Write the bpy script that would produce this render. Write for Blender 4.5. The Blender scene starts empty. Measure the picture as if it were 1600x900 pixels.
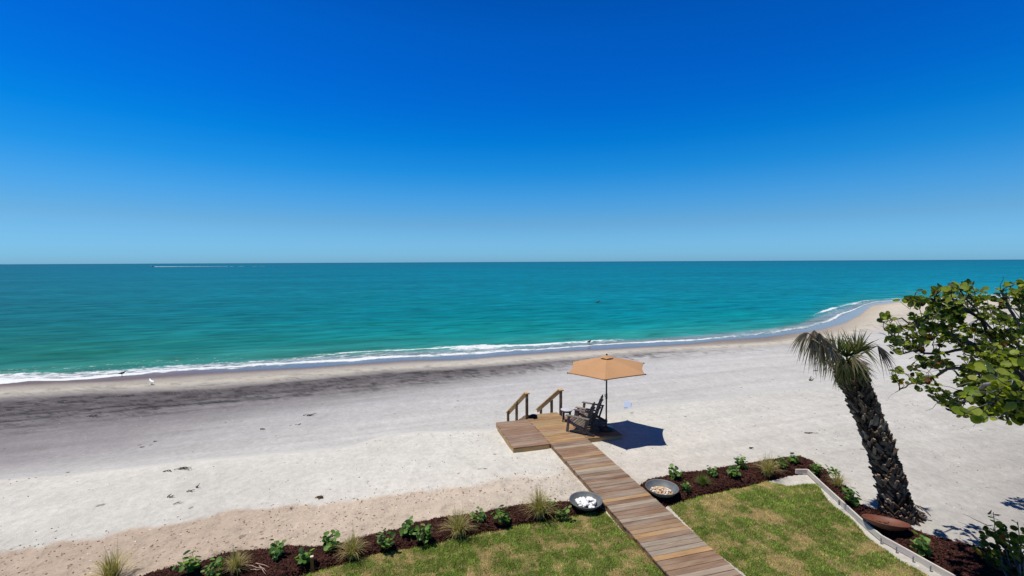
import bpy, math, random
import numpy as np
from mathutils import Vector, Matrix
from mathutils.geometry import delaunay_2d_cdt

random.seed(7)
RNG = np.random.default_rng(11)
SC = bpy.context.scene
COL = SC.collection

# ------------------------------------------------------------------ camera model (16 mm lens on a first-floor terrace)
FPX = 711.0
ZB = 2.2                     # height of the upper berm / garden above the sea
CZ = ZB + 5.6
DECK = ZB + .13
PITCH = math.atan(40.8 / FPX)
ROLL = -math.atan(7.5 / 1600)
RM = np.array(Matrix.Rotation(math.pi / 2 - PITCH, 3, 'X') @ Matrix.Rotation(ROLL, 3, 'Z'))


def P(px, py, z):
    """point of the world at height z seen along a measured direction"""
    px = np.asarray(px, float); py = np.asarray(py, float)
    l = np.stack([(px - 800) / FPX, -(py - 450) / FPX, -np.ones_like(px * py)], -1)
    v = l @ RM.T
    t = (z - CZ) / v[..., 2]
    o = v * t[..., None]
    o[..., 2] += CZ
    return o


def PY(px, py, y):
    l = np.array([(px - 800) / FPX, -(py - 450) / FPX, -1.0])
    v = RM @ l
    t = y / v[1]
    return Vector((v[0] * t, y, CZ + v[2] * t))


def G(px, py, z=ZB):
    return Vector(P(px, py, z).tolist())


def hor(px):
    return 412.95 - 7.5 * np.asarray(px, float) / 1600


# ------------------------------------------------------------------ helpers
def s2l(c):
    return tuple(((v / 255) / 12.92 if v / 255 <= .04045 else ((v / 255 + .055) / 1.055) ** 2.4) for v in c)


def s2ln(a):
    a = np.asarray(a, float) / 255
    return np.where(a <= .04045, a / 12.92, ((a + .055) / 1.055) ** 2.4)


def _h(ix, iy, seed):
    n = (ix.astype(np.int64) * 374761393 + iy.astype(np.int64) * 668265263 + seed * 974711) & 0x7fffffff
    n = ((n ^ (n >> 13)) * 1274126177) & 0x7fffffff
    return ((n ^ (n >> 16)) & 0xffff) / 65535.0


def vn(x, y, seed=0):
    x = np.asarray(x, float); y = np.asarray(y, float)
    ix = np.floor(x); iy = np.floor(y)
    fx = x - ix; fy = y - iy
    fx = fx * fx * (3 - 2 * fx); fy = fy * fy * (3 - 2 * fy)
    a = _h(ix, iy, seed); b = _h(ix + 1, iy, seed); c = _h(ix, iy + 1, seed); d = _h(ix + 1, iy + 1, seed)
    return (a * (1 - fx) + b * fx) * (1 - fy) + (c * (1 - fx) + d * fx) * fy


def fbm(x, y, seed=0, o=4):
    r = 0; a = .5; t = 0
    for k in range(o):
        r = r + a * vn(x * 2 ** k, y * 2 ** k, seed + k * 17); t += a; a *= .5
    return r / t


def sm(a, b, x):
    t = np.clip((x - a) / (b - a), 0, 1)
    return t * t * (3 - 2 * t)


class MB:
    """collects shapes and links them as ONE mesh object"""
    def __init__(s):
        s.v = []; s.f = []; s.c = []; s.sm = []

    def add(s, vs, fs, c=(1, 1, 1), smooth=False):
        o = len(s.v)
        s.v.extend([tuple(v) for v in vs])
        for f in fs:
            s.f.append(tuple(i + o for i in f)); s.c.append(c); s.sm.append(smooth)

    def box(s, c, size, M=None, col=(1, 1, 1)):
        x, y, z = size[0] / 2, size[1] / 2, size[2] / 2
        b = min(x, y, z) * .18
        vs = []
        for (sx, sy) in ((-1, -1), (1, -1), (1, 1), (-1, 1)):
            vs.append((sx * x, sy * y, -z))
        for (sx, sy) in ((-1, -1), (1, -1), (1, 1), (-1, 1)):
            vs.append((sx * x, sy * y, z - b))
        for (sx, sy) in ((-1, -1), (1, -1), (1, 1), (-1, 1)):
            vs.append((sx * (x - b), sy * (y - b), z))
        vs = [Vector(v) for v in vs]
        if M is not None:
            vs = [M @ v for v in vs]
        vs = [v + Vector(c) for v in vs]
        fs = [(3, 2, 1, 0), (0, 1, 5, 4), (1, 2, 6, 5), (2, 3, 7, 6), (3, 0, 4, 7),
              (4, 5, 9, 8), (5, 6, 10, 9), (6, 7, 11, 10), (7, 4, 8, 11), (8, 9, 10, 11)]
        s.add(vs, fs, col)

    def bar(s, a, b, w, t, up=(0, 0, 1), col=(1, 1, 1)):
        """a board from a to b, w wide (sideways), t thick (along up)"""
        a = Vector(a); b = Vector(b); d = (b - a); L = d.length; d.normalize()
        x = d.cross(Vector(up)); x.normalize(); z = x.cross(d)
        M = Matrix((x, d, z)).transposed()
        s.box((a + b) / 2, (w, L, t), M, col)

    def tube(s, pts, rad, n=6, col=(1, 1, 1), cap=True, smooth=True):
        pts = [Vector(p) for p in pts]
        if not hasattr(rad, '__len__'):
            rad = [rad] * len(pts)
        vs = []; prev = None
        for i, p in enumerate(pts):
            d = (pts[min(i + 1, len(pts) - 1)] - pts[max(i - 1, 0)])
            if d.length < 1e-9: d = Vector((0, 0, 1))
            d.normalize()
            if prev is None:
                ref = Vector((0, 0, 1)) if abs(d.z) < .9 else Vector((1, 0, 0))
                x = d.cross(ref).normalized()
            else:
                x = (prev - d * prev.dot(d)).normalized()
            prev = x; y = d.cross(x)
            for k in range(n):
                a = 2 * math.pi * k / n
                vs.append(p + (x * math.cos(a) + y * math.sin(a)) * rad[i])
        fs = []
        for i in range(len(pts) - 1):
            for k in range(n):
                k2 = (k + 1) % n
                fs.append((i * n + k, i * n + k2, (i + 1) * n + k2, (i + 1) * n + k))
        s.add(vs, fs, col, smooth)
        if cap:
            o = len(s.v) - len(vs)
            s.f.append(tuple(o + k for k in range(n - 1, -1, -1))); s.c.append(col); s.sm.append(False)
            e = o + (len(pts) - 1) * n
            s.f.append(tuple(e + k for k in range(n))); s.c.append(col); s.sm.append(False)

    def lathe(s, prof, n=32, c=(0, 0, 0), M=None, col=(1, 1, 1)):
        vs = []
        for r, z in prof:
            for k in range(n):
                a = 2 * math.pi * k / n
                vs.append(Vector((r * math.cos(a), r * math.sin(a), z)))
        if M is not None: vs = [M @ v for v in vs]
        vs = [v + Vector(c) for v in vs]
        fs = []
        for i in range(len(prof) - 1):
            for k in range(n):
                k2 = (k + 1) % n
                fs.append((i * n + k, i * n + k2, (i + 1) * n + k2, (i + 1) * n + k))
        s.add(vs, fs, col, True)

    def strip(s, pts, widths, side, col=(1, 1, 1), fold=0.0):
        """a tapering blade along pts; side = direction of its width"""
        side = Vector(side)
        vs = []
        for p, w in zip(pts, widths):
            p = Vector(p)
            vs += [p - side * w / 2, p + side * w / 2]
        fs = [(2 * i, 2 * i + 1, 2 * i + 3, 2 * i + 2) for i in range(len(pts) - 1)]
        s.add(vs, fs, col, True)

    def leaf(s, c, nrm, r, col, tipdir=None, cup=.18, n=9, asp=1.0):
        """a round, slightly cupped and folded leaf"""
        nrm = Vector(nrm).normalized()
        ref = Vector(tipdir) if tipdir is not None else Vector((random.uniform(-1, 1), random.uniform(-1, 1), random.uniform(-.4, .4)))
        x = ref - nrm * ref.dot(nrm)
        if x.length < 1e-4: x = nrm.orthogonal()
        x.normalize(); y = nrm.cross(x)
        c = Vector(c)
        vs = [c + nrm * (-cup * r * .55)]
        for k in range(n):
            a = 2 * math.pi * k / n
            rr = r * (1 - .14 * (math.cos(a) < -.9)) * random.uniform(.93, 1.05)
            fold = cup * r * abs(math.sin(a)) ** 1.5 - cup * r * .35 * math.cos(a)
            vs.append(c + x * rr * math.cos(a) + y * rr * asp * math.sin(a) + nrm * fold)
        fs = [(0, 1 + k, 1 + (k + 1) % n) for k in range(n)]
        s.add(vs, fs, col, True)

    def build(s, name, mat, parent=None, loc=None):
        me = bpy.data.meshes.new(name)
        me.from_pydata(s.v, [], s.f)
        at = me.attributes.new('Col', 'FLOAT_COLOR', 'FACE')
        arr = np.ones((len(s.f), 4), np.float32)
        arr[:, :3] = np.array(s.c, np.float32)
        at.data.foreach_set('color', arr.ravel())
        me.polygons.foreach_set('use_smooth', np.array(s.sm, bool))
        me.materials.append(mat); me.update()
        o = bpy.data.objects.new(name, me); COL.objects.link(o)
        if parent is not None: o.parent = parent
        if loc is not None: o.location = loc
        return o


def grid_obj(name, V, keep, mat, attrs, smooth=True):
    """V: rows x cols x 3, keep: rows-1 x cols-1 mask"""
    nr, nc = V.shape[:2]
    idx = np.arange(nr * nc).reshape(nr, nc)
    q = np.stack([idx[:-1, :-1], idx[1:, :-1], idx[1:, 1:], idx[:-1, 1:]], -1)[keep]
    used = np.unique(q)
    remap = np.full(nr * nc, -1); remap[used] = np.arange(len(used))
    q = remap[q]; v = V.reshape(-1, 3)[used]
    me = bpy.data.meshes.new(name)
    me.vertices.add(len(v)); me.vertices.foreach_set('co', v.astype(np.float32).ravel())
    me.loops.add(q.size); me.loops.foreach_set('vertex_index', q.astype(np.int32).ravel())
    me.polygons.add(len(q)); me.polygons.foreach_set('loop_start', np.arange(0, q.size, 4, dtype=np.int32))
    me.polygons.foreach_set('use_smooth', np.full(len(q), smooth))
    for k, a in attrs.items():
        if a.ndim == 3:
            at = me.attributes.new(k, 'FLOAT_COLOR', 'POINT')
            c = np.ones((len(used), 4), np.float32); c[:, :3] = a.reshape(-1, 3)[used]
            at.data.foreach_set('color', c.ravel())
        else:
            at = me.attributes.new(k, 'FLOAT', 'POINT')
            at.data.foreach_set('value', a.reshape(-1)[used].astype(np.float32))
    me.materials.append(mat); me.update(calc_edges=True); me.validate()
    o = bpy.data.objects.new(name, me); COL.objects.link(o)
    return o


def raw_obj(name, v, f, cols, mat, smooth=False):
    """numpy verts + quads/tris (n x k) + per-face colours"""
    me = bpy.data.meshes.new(name)
    me.vertices.add(len(v)); me.vertices.foreach_set('co', v.astype(np.float32).ravel())
    me.loops.add(f.size); me.loops.foreach_set('vertex_index', f.astype(np.int32).ravel())
    me.polygons.add(len(f)); me.polygons.foreach_set('loop_start', np.arange(0, f.size, f.shape[1], dtype=np.int32))
    me.polygons.foreach_set('use_smooth', np.full(len(f), smooth))
    at = me.attributes.new('Col', 'FLOAT_COLOR', 'FACE')
    c = np.ones((len(f), 4), np.float32); c[:, :3] = cols
    at.data.foreach_set('color', c.ravel())
    me.materials.append(mat); me.update(calc_edges=True)
    o = bpy.data.objects.new(name, me); COL.objects.link(o)
    return o


def tag(o, label=None, cat=None, group=None, kind=None):
    if label: o['label'] = label
    if cat: o['category'] = cat
    if group: o['group'] = group
    if kind: o['kind'] = kind
    return o


def thing(name, label, cat, loc=(0, 0, 0), rz=0, group=None):
    o = bpy.data.objects.new(name, None); COL.objects.link(o)
    o.empty_display_size = .1
    o.location = loc; o.rotation_euler = (0, 0, rz)
    return tag(o, label, cat, group)


def dup(root, loc, rz, sc, label, group=None):
    r = root.copy(); COL.objects.link(r)
    r.location = loc; r.rotation_euler = (0, 0, rz); r.scale = (sc, sc, sc); r['label'] = label
    if group: r['group'] = group
    for ch in list(root.children):
        c = ch.copy(); COL.objects.link(c); c.parent = r
        for g in list(ch.children):
            d = g.copy(); COL.objects.link(d); d.parent = c
    return r


# ------------------------------------------------------------------ materials
class N:
    def __init__(s, name):
        s.m = bpy.data.materials.new(name); s.m.use_nodes = True
        s.t = s.m.node_tree; s.t.nodes.clear()
        s.out = s.n('ShaderNodeOutputMaterial')
        s.b = s.n('ShaderNodeBsdfPrincipled')
        s.t.links.new(s.b.outputs[0], s.out.inputs[0])

    def n(s, typ, **kw):
        nd = s.t.nodes.new(typ)
        for k, v in kw.items():
            if k.startswith('i_'):
                nd.inputs[k[2:].replace('_', ' ')].default_value = v
            else:
                setattr(nd, k, v)
        return nd

    def l(s, a, b): s.t.links.new(a, b)

    def attr(s, name): return s.n('ShaderNodeAttribute', attribute_name=name)

    def math(s, op, a, b=None, c=None, clamp=False):
        nd = s.n('ShaderNodeMath', operation=op); nd.use_clamp = clamp
        for i, v in enumerate((a, b, c)):
            if v is None: continue
            if isinstance(v, (int, float)): nd.inputs[i].default_value = v
            else: s.l(v, nd.inputs[i])
        return nd.outputs[0]

    def mix(s, fac, a, b, mode='MIX'):
        nd = s.n('ShaderNodeMix', data_type='RGBA', blend_type=mode)
        for i, v in ((0, fac), (6, a), (7, b)):
            if isinstance(v, (int, float)): nd.inputs[i].default_value = v
            elif isinstance(v, tuple): nd.inputs[i].default_value = (*v[:3], 1)
            else: s.l(v, nd.inputs[i])
        return nd.outputs[2]

    def coords(s, scale=(1, 1, 1), rot=(0, 0, 0), obj=False):
        if obj:
            src = s.n('ShaderNodeTexCoord').outputs['Object']
        else:
            src = s.n('ShaderNodeNewGeometry').outputs['Position']
        mp = s.n('ShaderNodeMapping'); mp.inputs['Rotation'].default_value = rot; mp.inputs['Scale'].default_value = scale
        # rotate first, then scale
        mp2 = s.n('ShaderNodeMapping'); mp2.inputs['Rotation'].default_value = rot
        mp.inputs['Rotation'].default_value = (0, 0, 0)
        s.l(src, mp2.inputs[0]); s.l(mp2.outputs[0], mp.inputs[0])
        return mp.outputs[0]

    def noise(s, vec, scale, detail=3, rough=.55):
        nd = s.n('ShaderNodeTexNoise'); nd.inputs['Scale'].default_value = scale
        nd.inputs['Detail'].default_value = detail; nd.inputs['Roughness'].default_value = rough
        s.l(vec, nd.inputs['Vector']); return nd.outputs[0]

    def vor(s, vec, scale, feat='F1', out=0):
        nd = s.n('ShaderNodeTexVoronoi', feature=feat); nd.inputs['Scale'].default_value = scale
        s.l(vec, nd.inputs['Vector']); return nd.outputs[out]

    def ramp(s, fac, stops, interp='LINEAR'):
        nd = s.n('ShaderNodeValToRGB'); cr = nd.color_ramp; cr.interpolation = interp
        while len(cr.elements) < len(stops): cr.elements.new(.5)
        for e, (p, c) in zip(cr.elements, stops):
            e.position = p
            e.color = (c, c, c, 1) if isinstance(c, (int, float)) else (*c[:3], 1)
        s.l(fac, nd.inputs[0]); return nd.outputs[0]

    def rng(s, v, a, b, c, d):
        nd = s.n('ShaderNodeMapRange')
        s.l(v, nd.inputs[0])
        for i, x in enumerate((a, b, c, d)): nd.inputs[i + 1].default_value = x
        return nd.outputs[0]

    def bump(s, h, strength, dist):
        nd = s.n('ShaderNodeBump'); nd.inputs['Distance'].default_value = dist
        if isinstance(strength, (int, float)): nd.inputs['Strength'].default_value = strength
        else: s.l(strength, nd.inputs['Strength'])
        s.l(h, nd.inputs['Height']); s.l(nd.outputs[0], s.b.inputs['Normal']); return nd


def set_b(b, **kw):
    for k, v in kw.items():
        b.inputs[k.replace('_', ' ')].default_value = v


def m_attr(name, rough=.6, var=.25, scale=30, bump=.0, spec=.5, trans=0, obj=True, metal=0):
    """surface whose colour is stored per face, broken up by noise"""
    n = N(name)
    a = n.attr('Col')
    co = n.coords(obj=obj)
    ns = n.noise(co, scale, 4)
    f = n.rng(ns, .25, .75, 1 - var, 1 + var)
    c = n.mix(1.0, a.outputs['Color'], n.n('ShaderNodeCombineColor').outputs[0], 'MULTIPLY')
    cc = c.node.inputs[7].links[0].from_node
    for i in range(3): n.l(f, cc.inputs[i])
    n.l(c, n.b.inputs['Base Color'])
    set_b(n.b, Roughness=rough, Metallic=metal); n.b.inputs['Specular IOR Level'].default_value = spec
    if bump: n.bump(ns, bump, .01)
    if trans:
        tr = n.n('ShaderNodeBsdfTranslucent'); n.l(n.mix(1.0, c, (1.5, 1.6, .55), 'MULTIPLY'), tr.inputs[0])
        mx = n.n('ShaderNodeMixShader'); mx.inputs[0].default_value = trans
        n.l(n.b.outputs[0], mx.inputs[1]); n.l(tr.outputs[0], mx.inputs[2]); n.l(mx.outputs[0], n.out.inputs[0])
    return n.m


def m_plain(name, c, rough=.5, var=.15, scale=12, metal=0, bump=0.0, spec=.5, trans=0):
    n = N(name)
    co = n.coords(obj=True)
    ns = n.noise(co, scale, 5)
    lo = tuple(v * (1 - var) for v in c); hi = tuple(min(1, v * (1 + var)) for v in c)
    c_ = n.ramp(ns, [(.3, lo), (.7, hi)])
    n.l(c_, n.b.inputs['Base Color'])
    set_b(n.b, Roughness=rough, Metallic=metal); n.b.inputs['Specular IOR Level'].default_value = spec
    if bump: n.bump(ns, bump, .01)
    if trans:
        tr = n.n('ShaderNodeBsdfTranslucent'); n.l(c_, tr.inputs[0])
        mx = n.n('ShaderNodeMixShader'); mx.inputs[0].default_value = trans
        n.l(n.b.outputs[0], mx.inputs[1]); n.l(tr.outputs[0], mx.inputs[2]); n.l(mx.outputs[0], n.out.inputs[0])
    return n.m


def m_wood(name):
    """weathered deck boards: colour per board, grain along the board"""
    n = N(name)
    a = n.attr('Col')
    co = n.coords((2.2, 45, 45), obj=True)
    g = n.noise(co, 1.0, 6, .75)
    co2 = n.coords((1.2, 7, 7), obj=True)
    g2 = n.noise(co2, 1.0, 3)
    f = n.math('MULTIPLY', n.rng(g, .3, .7, .55, 1.28), n.rng(g2, .3, .7, .8, 1.16))
    cc = n.n('ShaderNodeCombineColor')
    for i in range(3): n.l(f, cc.inputs[i])
    c = n.mix(1.0, a.outputs['Color'], cc.outputs[0], 'MULTIPLY')
    grey = n.mix(n.rng(n.noise(n.coords((.8, 5, 5), obj=True), 1.0, 4), .48, .68, 0, .5), c, s2l((158, 146, 132)))
    n.l(grey, n.b.inputs['Base Color'])
    set_b(n.b, Roughness=.72); n.b.inputs['Specular IOR Level'].default_value = .3
    n.bump(g, .35, .006)
    return n.m


def m_sand():
    n = N('beach_sand')
    a = n.attr('Col'); wet = n.attr('wet').outputs['Fac']; rg = n.attr('rough').outputs['Fac']
    w = n.coords()
    cam = n.n('ShaderNodeCameraData')
    # grain and soft mottling
    g1 = n.noise(w, 55, 3, .7); g2 = n.noise(w, 6, 4, .6); g3 = n.noise(w, 1.1, 4, .55)
    f = n.math('MULTIPLY', n.math('MULTIPLY', n.rng(g1, .25, .75, .80, 1.16), n.rng(g2, .3, .7, .89, 1.08)), n.rng(g3, .3, .7, .94, 1.05))
    cc = n.n('ShaderNodeCombineColor')
    for i in range(3): n.l(f, cc.inputs[i])
    c = n.mix(1.0, a.outputs['Color'], cc.outputs[0], 'MULTIPLY')
    # wrack crumbs and shell fragments lying on the sand
    warp = n.n('ShaderNodeVectorMath', operation='ADD'); n.l(w, warp.inputs[0])
    nz = n.n('ShaderNodeTexNoise'); nz.inputs['Scale'].default_value = 9; n.l(w, nz.inputs['Vector'])
    sc_ = n.n('ShaderNodeVectorMath', operation='SCALE'); sc_.inputs['Scale'].default_value = .12
    n.l(nz.outputs['Color'], sc_.inputs[0]); n.l(sc_.outputs[0], warp.inputs[1])
    def specks(scale, r, thr, vec):
        v = n.n('ShaderNodeTexVoronoi'); v.inputs['Scale'].default_value = scale; n.l(vec, v.inputs['Vector'])
        sep = n.n('ShaderNodeSeparateColor'); n.l(v.outputs['Color'], sep.inputs[0])
        rad = n.math('MULTIPLY', n.math('MAXIMUM', n.math('SUBTRACT', sep.outputs[0], thr), 0.0), r / (1 - thr))
        return n.math('GREATER_THAN', rad, v.outputs['Distance'])
    patch = n.rng(n.noise(w, .55, 3), .42, .62, 0, 1)
    d1 = n.math('MULTIPLY', specks(11, .42, .60, warp.outputs[0]), n.math('MULTIPLY', n.math('SUBTRACT', n.math('MAXIMUM', rg, .2), .12), n.math('MULTIPLY_ADD', patch, 1.0, .35)), clamp=True)
    d2 = n.math('MULTIPLY', specks(21, .45, .6, warp.outputs[0]), n.math('MULTIPLY', n.math('MAXIMUM', n.math('SUBTRACT', rg, .1), .12), 1.0))
    d3 = specks(2.2, .16, .75, warp.outputs[0])
    c = n.mix(n.math('MULTIPLY', d1, .85), c, s2l((112, 90, 76)))
    c = n.mix(n.math('MULTIPLY', d2, .6), c, s2l((135, 116, 102)))
    c = n.mix(n.math('MULTIPLY', d3, .6), c, s2l((95, 84, 76)))
    c = n.mix(n.math('MULTIPLY', specks(9, .22, .86, w), .45), c, s2l((236, 232, 226)))
    n.l(c, n.b.inputs['Base Color'])
    rr = n.rng(wet, 0, 1, .9, .16); n.l(rr, n.b.inputs['Roughness'])
    n.l(n.rng(wet, 0, 1, .12, .34), n.b.inputs['Specular IOR Level'])
    # footprints, ripples, grains
    v1 = n.n('ShaderNodeTexVoronoi', feature='SMOOTH_F1'); v1.inputs['Scale'].default_value = 2.6; n.l(warp.outputs[0], v1.inputs['Vector'])
    h = n.math('ADD', n.math('MULTIPLY', v1.outputs['Distance'], .10), n.math('ADD', n.math('MULTIPLY', g2, .07), n.math('MULTIPLY', g1, .012)))
    lay = n.coords((.35, 2.2, 1), (0, 0, math.radians(-17)))
    h = n.math('ADD', h, n.math('MULTIPLY', n.noise(lay, 1.2, 4), .10))
    dry = n.rng(wet, 0, .5, 1, .0)
    n.bump(h, n.math('MULTIPLY', dry, n.rng(rg, 0, 1, .45, 1.0)), 1.0)
    return n.m


def m_sea():
    n = N('sea_water')
    a = n.attr('Col'); fo = n.attr('foam').outputs['Fac']; sp = n.attr('cap').outputs['Fac']
    cam = n.n('ShaderNodeCameraData').outputs['View Distance']
    rot = (0, 0, math.radians(-14))
    w1 = n.noise(n.coords((.10, .42, 1), rot), 1.0, 4, .62)
    w2 = n.noise(n.coords((.26, .85, 1), (0, 0, math.radians(-19))), 1.0, 3, .55)
    w3 = n.noise(n.coords((.9, 2.6, 1), (0, 0, math.radians(-6))), 1.0, 3, .6)
    h = n.math('ADD', n.math('ADD', n.math('MULTIPLY', w1, .9), n.math('MULTIPLY', w2, .42)), n.math('MULTIPLY', w3, .14))
    bp = n.bump(h, n.attr('chop').outputs['Fac'], 1.0)
    # cloudy turquoise water: suspended sand in broad patches, wave shading painted over it
    big = n.noise(n.coords((.008, .03, 1), rot), 1.0, 4, .6)
    f = n.math('MULTIPLY', n.rng(big, .3, .7, .84, 1.14), n.math('MULTIPLY', n.ramp(w2, [(.32, .68), (.46, .98), (.56, 1.0), (.70, 1.22)]), n.rng(w1, .33, .67, .74, 1.20)))  # wave noises paint slope-dependent light and dark into the water colour
    cc = n.n('ShaderNodeCombineColor')
    for i in range(3): n.l(f, cc.inputs[i])
    c = n.mix(1.0, a.outputs['Color'], cc.outputs[0], 'MULTIPLY')
    green = n.rng(n.noise(n.coords((.05, .26, 1), rot), 1.0, 5), .46, .68, 0, .45)
    c = n.mix(green, c, n.mix(1.0, c, (1.5, .98, .68), 'MULTIPLY'))
    # foam lace, then white specks painted as glints
    fv = n.coords((.55, 1.5, 1), (0, 0, math.radians(-16)))
    lace = n.math('MULTIPLY_ADD', n.noise(fv, 1.9, 6, .7), 1.7, -.35)
    fm = n.math('MULTIPLY', n.math('SUBTRACT', n.math('ADD', lace, fo), .97), 4.5, clamp=True)
    speck = n.math('MULTIPLY', n.math('SUBTRACT', n.math('ADD', n.noise(n.coords((.9, 2.2, 1), rot), 1.7, 4, .7), sp), 1.0), 10, clamp=True)
    fm = n.math('MAXIMUM', fm, speck)
    fine = n.rng(n.noise(n.coords(), 9, 3), .3, .7, .72, 1.0)
    fcc = n.n('ShaderNodeCombineColor')
    for i in range(3): n.l(fine, fcc.inputs[i])
    fcol = n.mix(1.0, (.74, .76, .78), fcc.outputs[0], 'MULTIPLY')
    c = n.mix(fm, c, fcol)
    df = n.n('ShaderNodeBsdfDiffuse'); n.l(c, df.inputs[0])
    gl = n.n('ShaderNodeBsdfGlossy'); gl.inputs['Roughness'].default_value = .2
    for b_ in (df, gl): n.l(bp.outputs[0], b_.inputs['Normal'])
    fr = n.n('ShaderNodeFresnel'); fr.inputs['IOR'].default_value = 1.33; n.l(bp.outputs[0], fr.inputs['Normal'])
    fac = n.math('MULTIPLY', n.math('MULTIPLY', fr.outputs[0], .11), n.math('SUBTRACT', 1.0, fm))
    ms = n.n('ShaderNodeMixShader'); n.l(fac, ms.inputs[0]); n.l(df.outputs[0], ms.inputs[1]); n.l(gl.outputs[0], ms.inputs[2])
    n.t.nodes.remove(n.b); n.l(ms.outputs[0], n.out.inputs[0])
    return n.m


M = {}
M['sand'] = m_sand(); M['sea'] = m_sea(); M['wood'] = m_wood('deck_wood')
M['leaf'] = m_attr('leaf', .5, .18, 25, 0, .25, .5)
M['frond'] = m_attr('palm_frond', .6, .25, 18, 0, .3, .35)
M['blade'] = m_attr('grass_blade', .7, .15, 5, 0, .2, .3, obj=False)
M['bark'] = m_attr('bark', .9, .4, 22, .5, .15)
M['chip'] = m_attr('mulch_chip', .9, .35, 30, .2, .2, obj=False)
M['stone'] = m_attr('stone', .75, .15, 20, .2, .3)
M['debris'] = m_attr('debris', .9, .3, 20, .2, .2)
M['paint'] = m_attr('boat_paint', .4, .05, 3)
M['board'] = m_attr('edging_board', .8, .12, 9, .2, .2)
M['grey_wood'] = m_attr('grey_wood', .8, .3, 24, .25, .2)
M['canopy'] = m_plain('canopy_fabric', tuple(v * .63 for v in s2l((222, 172, 126))), .85, .05, 3, spec=.15, trans=.10)
M['dark_metal'] = m_plain('dark_metal', (.018, .018, .02), .4, .2, 30)
M['bowl'] = m_plain('dark_bowl', (.105, .115, .12), .6, .25, 6, bump=.1)
M['rust'] = m_plain('rusted_steel', s2l((106, 62, 45)), .6, .28, 5, bump=.15)
M['panel'] = m_plain('pale_panel', tuple(v / 1.4 for v in s2l((182, 196, 222))), .7, .05, 4)
M['soil'] = m_plain('mulch_soil', s2l((50, 28, 24)), .95, .4, 18, bump=.6, spec=.1)
M['glass'] = m_plain('windscreen', (.05, .07, .09), .1, .1, 3)


def m_turf():
    n = N('turf_soil')
    a = n.attr('Col')
    w = n.coords()
    f = n.rng(n.noise(w, 30, 4, .7), .25, .75, .7, 1.3)
    cc = n.n('ShaderNodeCombineColor')
    for i in range(3): n.l(f, cc.inputs[i])
    n.l(n.mix(1.0, a.outputs['Color'], cc.outputs[0], 'MULTIPLY'), n.b.inputs['Base Color'])
    set_b(n.b, Roughness=.95); n.b.inputs['Specular IOR Level'].default_value = .1
    n.bump(n.noise(w, 45, 3), .6, .03)
    return n.m


M['turf'] = m_turf()
ALB = 1.42           # how bright a white surface comes out in the sun; colours below are pictured colours / ALB

# ------------------------------------------------------------------ the beach: one sheet from garden to sea floor
CX_ = np.array([-700, 0, 200, 400, 600, 725, 860, 1000, 1100, 1200, 1300, 1350, 1400, 1600, 2300], float)


def line(pts):
    a = np.array(pts, float)
    def f(px):
        px = np.asarray(px, float)
        y = np.interp(px, a[:, 0], a[:, 1])
        sl = (a[1, 1] - a[0, 1]) / (a[1, 0] - a[0, 0]); y = np.where(px < a[0, 0], a[0, 1] + (px - a[0, 0]) * sl * .8, y)
        sr = (a[-1, 1] - a[-2, 1]) / (a[-1, 0] - a[-2, 0]); y = np.where(px > a[-1, 0], a[-1, 1] + (px - a[-1, 0]) * sr * .5, y)
        return y
    return f


fF = line([(0, 583), (100, 580), (200, 575), (300, 568), (400, 560), (500, 554), (600, 547), (725, 543), (860, 536), (1000, 529), (1090, 522), (1200, 511), (1250, 503), (1272, 491), (1300, 479), (1350, 469), (1430, 464), (1600, 459)])
fW = line([(0, 599), (100, 595), (200, 588.5), (300, 579), (400, 573), (500, 567), (600, 561), (725, 554), (800, 549), (860, 545), (1000, 537), (1090, 531), (1200, 521), (1265, 511), (1300, 500), (1330, 485), (1350, 476), (1400, 469.5), (1440, 468), (1600, 463)])
fW0 = fW
fW = lambda p: fW0(p) + (vn(np.asarray(p, float) / 46, 0 * np.asarray(p, float), 71) - .5) * 3.2 + (vn(np.asarray(p, float) / 15, 0 * np.asarray(p, float), 72) - .5) * 1.3
fD = line([(0, 602), (200, 592), (400, 578), (600, 567), (725, 560), (860, 550.5), (1000, 542), (1090, 537), (1200, 526), (1275, 515), (1320, 505), (1345, 493), (1362, 479), (1410, 472.5), (1600, 466)])
fD0 = fD
fD = lambda p: np.maximum(fD0(p) + (vn(np.asarray(p, float) / 80, 0 * np.asarray(p, float), 73) - .5) * 3.0, fW(p) + .8)
f3 = line([(0, 606), (200, 596), (400, 583), (600, 571), (725, 563.5), (860, 554), (1000, 545), (1090, 540), (1200, 532), (1290, 520), (1335, 510), (1365, 494), (1385, 481), (1420, 476), (1600, 469)])
f4 = line([(0, 621), (150, 612), (300, 607), (400, 599), (500, 590), (600, 580), (725, 574), (800, 568), (900, 560), (1000, 551), (1100, 545), (1200, 540), (1300, 531), (1400, 512), (1600, 492)])
f5 = line([(0, 668), (200, 650), (400, 627), (500, 617), (600, 607), (725, 594), (800, 586), (1000, 561), (1200, 549), (1300, 540), (1400, 520), (1600, 500)])
f6 = line([(0, 724), (200, 698), (400, 656), (600, 628), (725, 609), (800, 600), (1000, 575), (1200, 561), (1300, 551), (1400, 530), (1600, 510)])
fK = line([(0, 750), (100, 743), (200, 732), (300, 721), (400, 712), (500, 703), (556, 697), (582, 690), (605, 682), (650, 676), (775, 671), (870, 660), (960, 647), (1000, 638), (1100, 625), (1200, 613), (1300, 603), (1400, 590), (1600, 574)])
f5b = line([(0, 861), (60, 856), (100, 841), (165, 839), (200, 826), (260, 817), (320, 807), (360, 797), (440, 791), (500, 789), (560, 781), (640, 769), (720, 760), (780, 748), (860, 742), (900, 728), (1000, 720), (1100, 712), (1300, 700), (1600, 690)])

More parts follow.
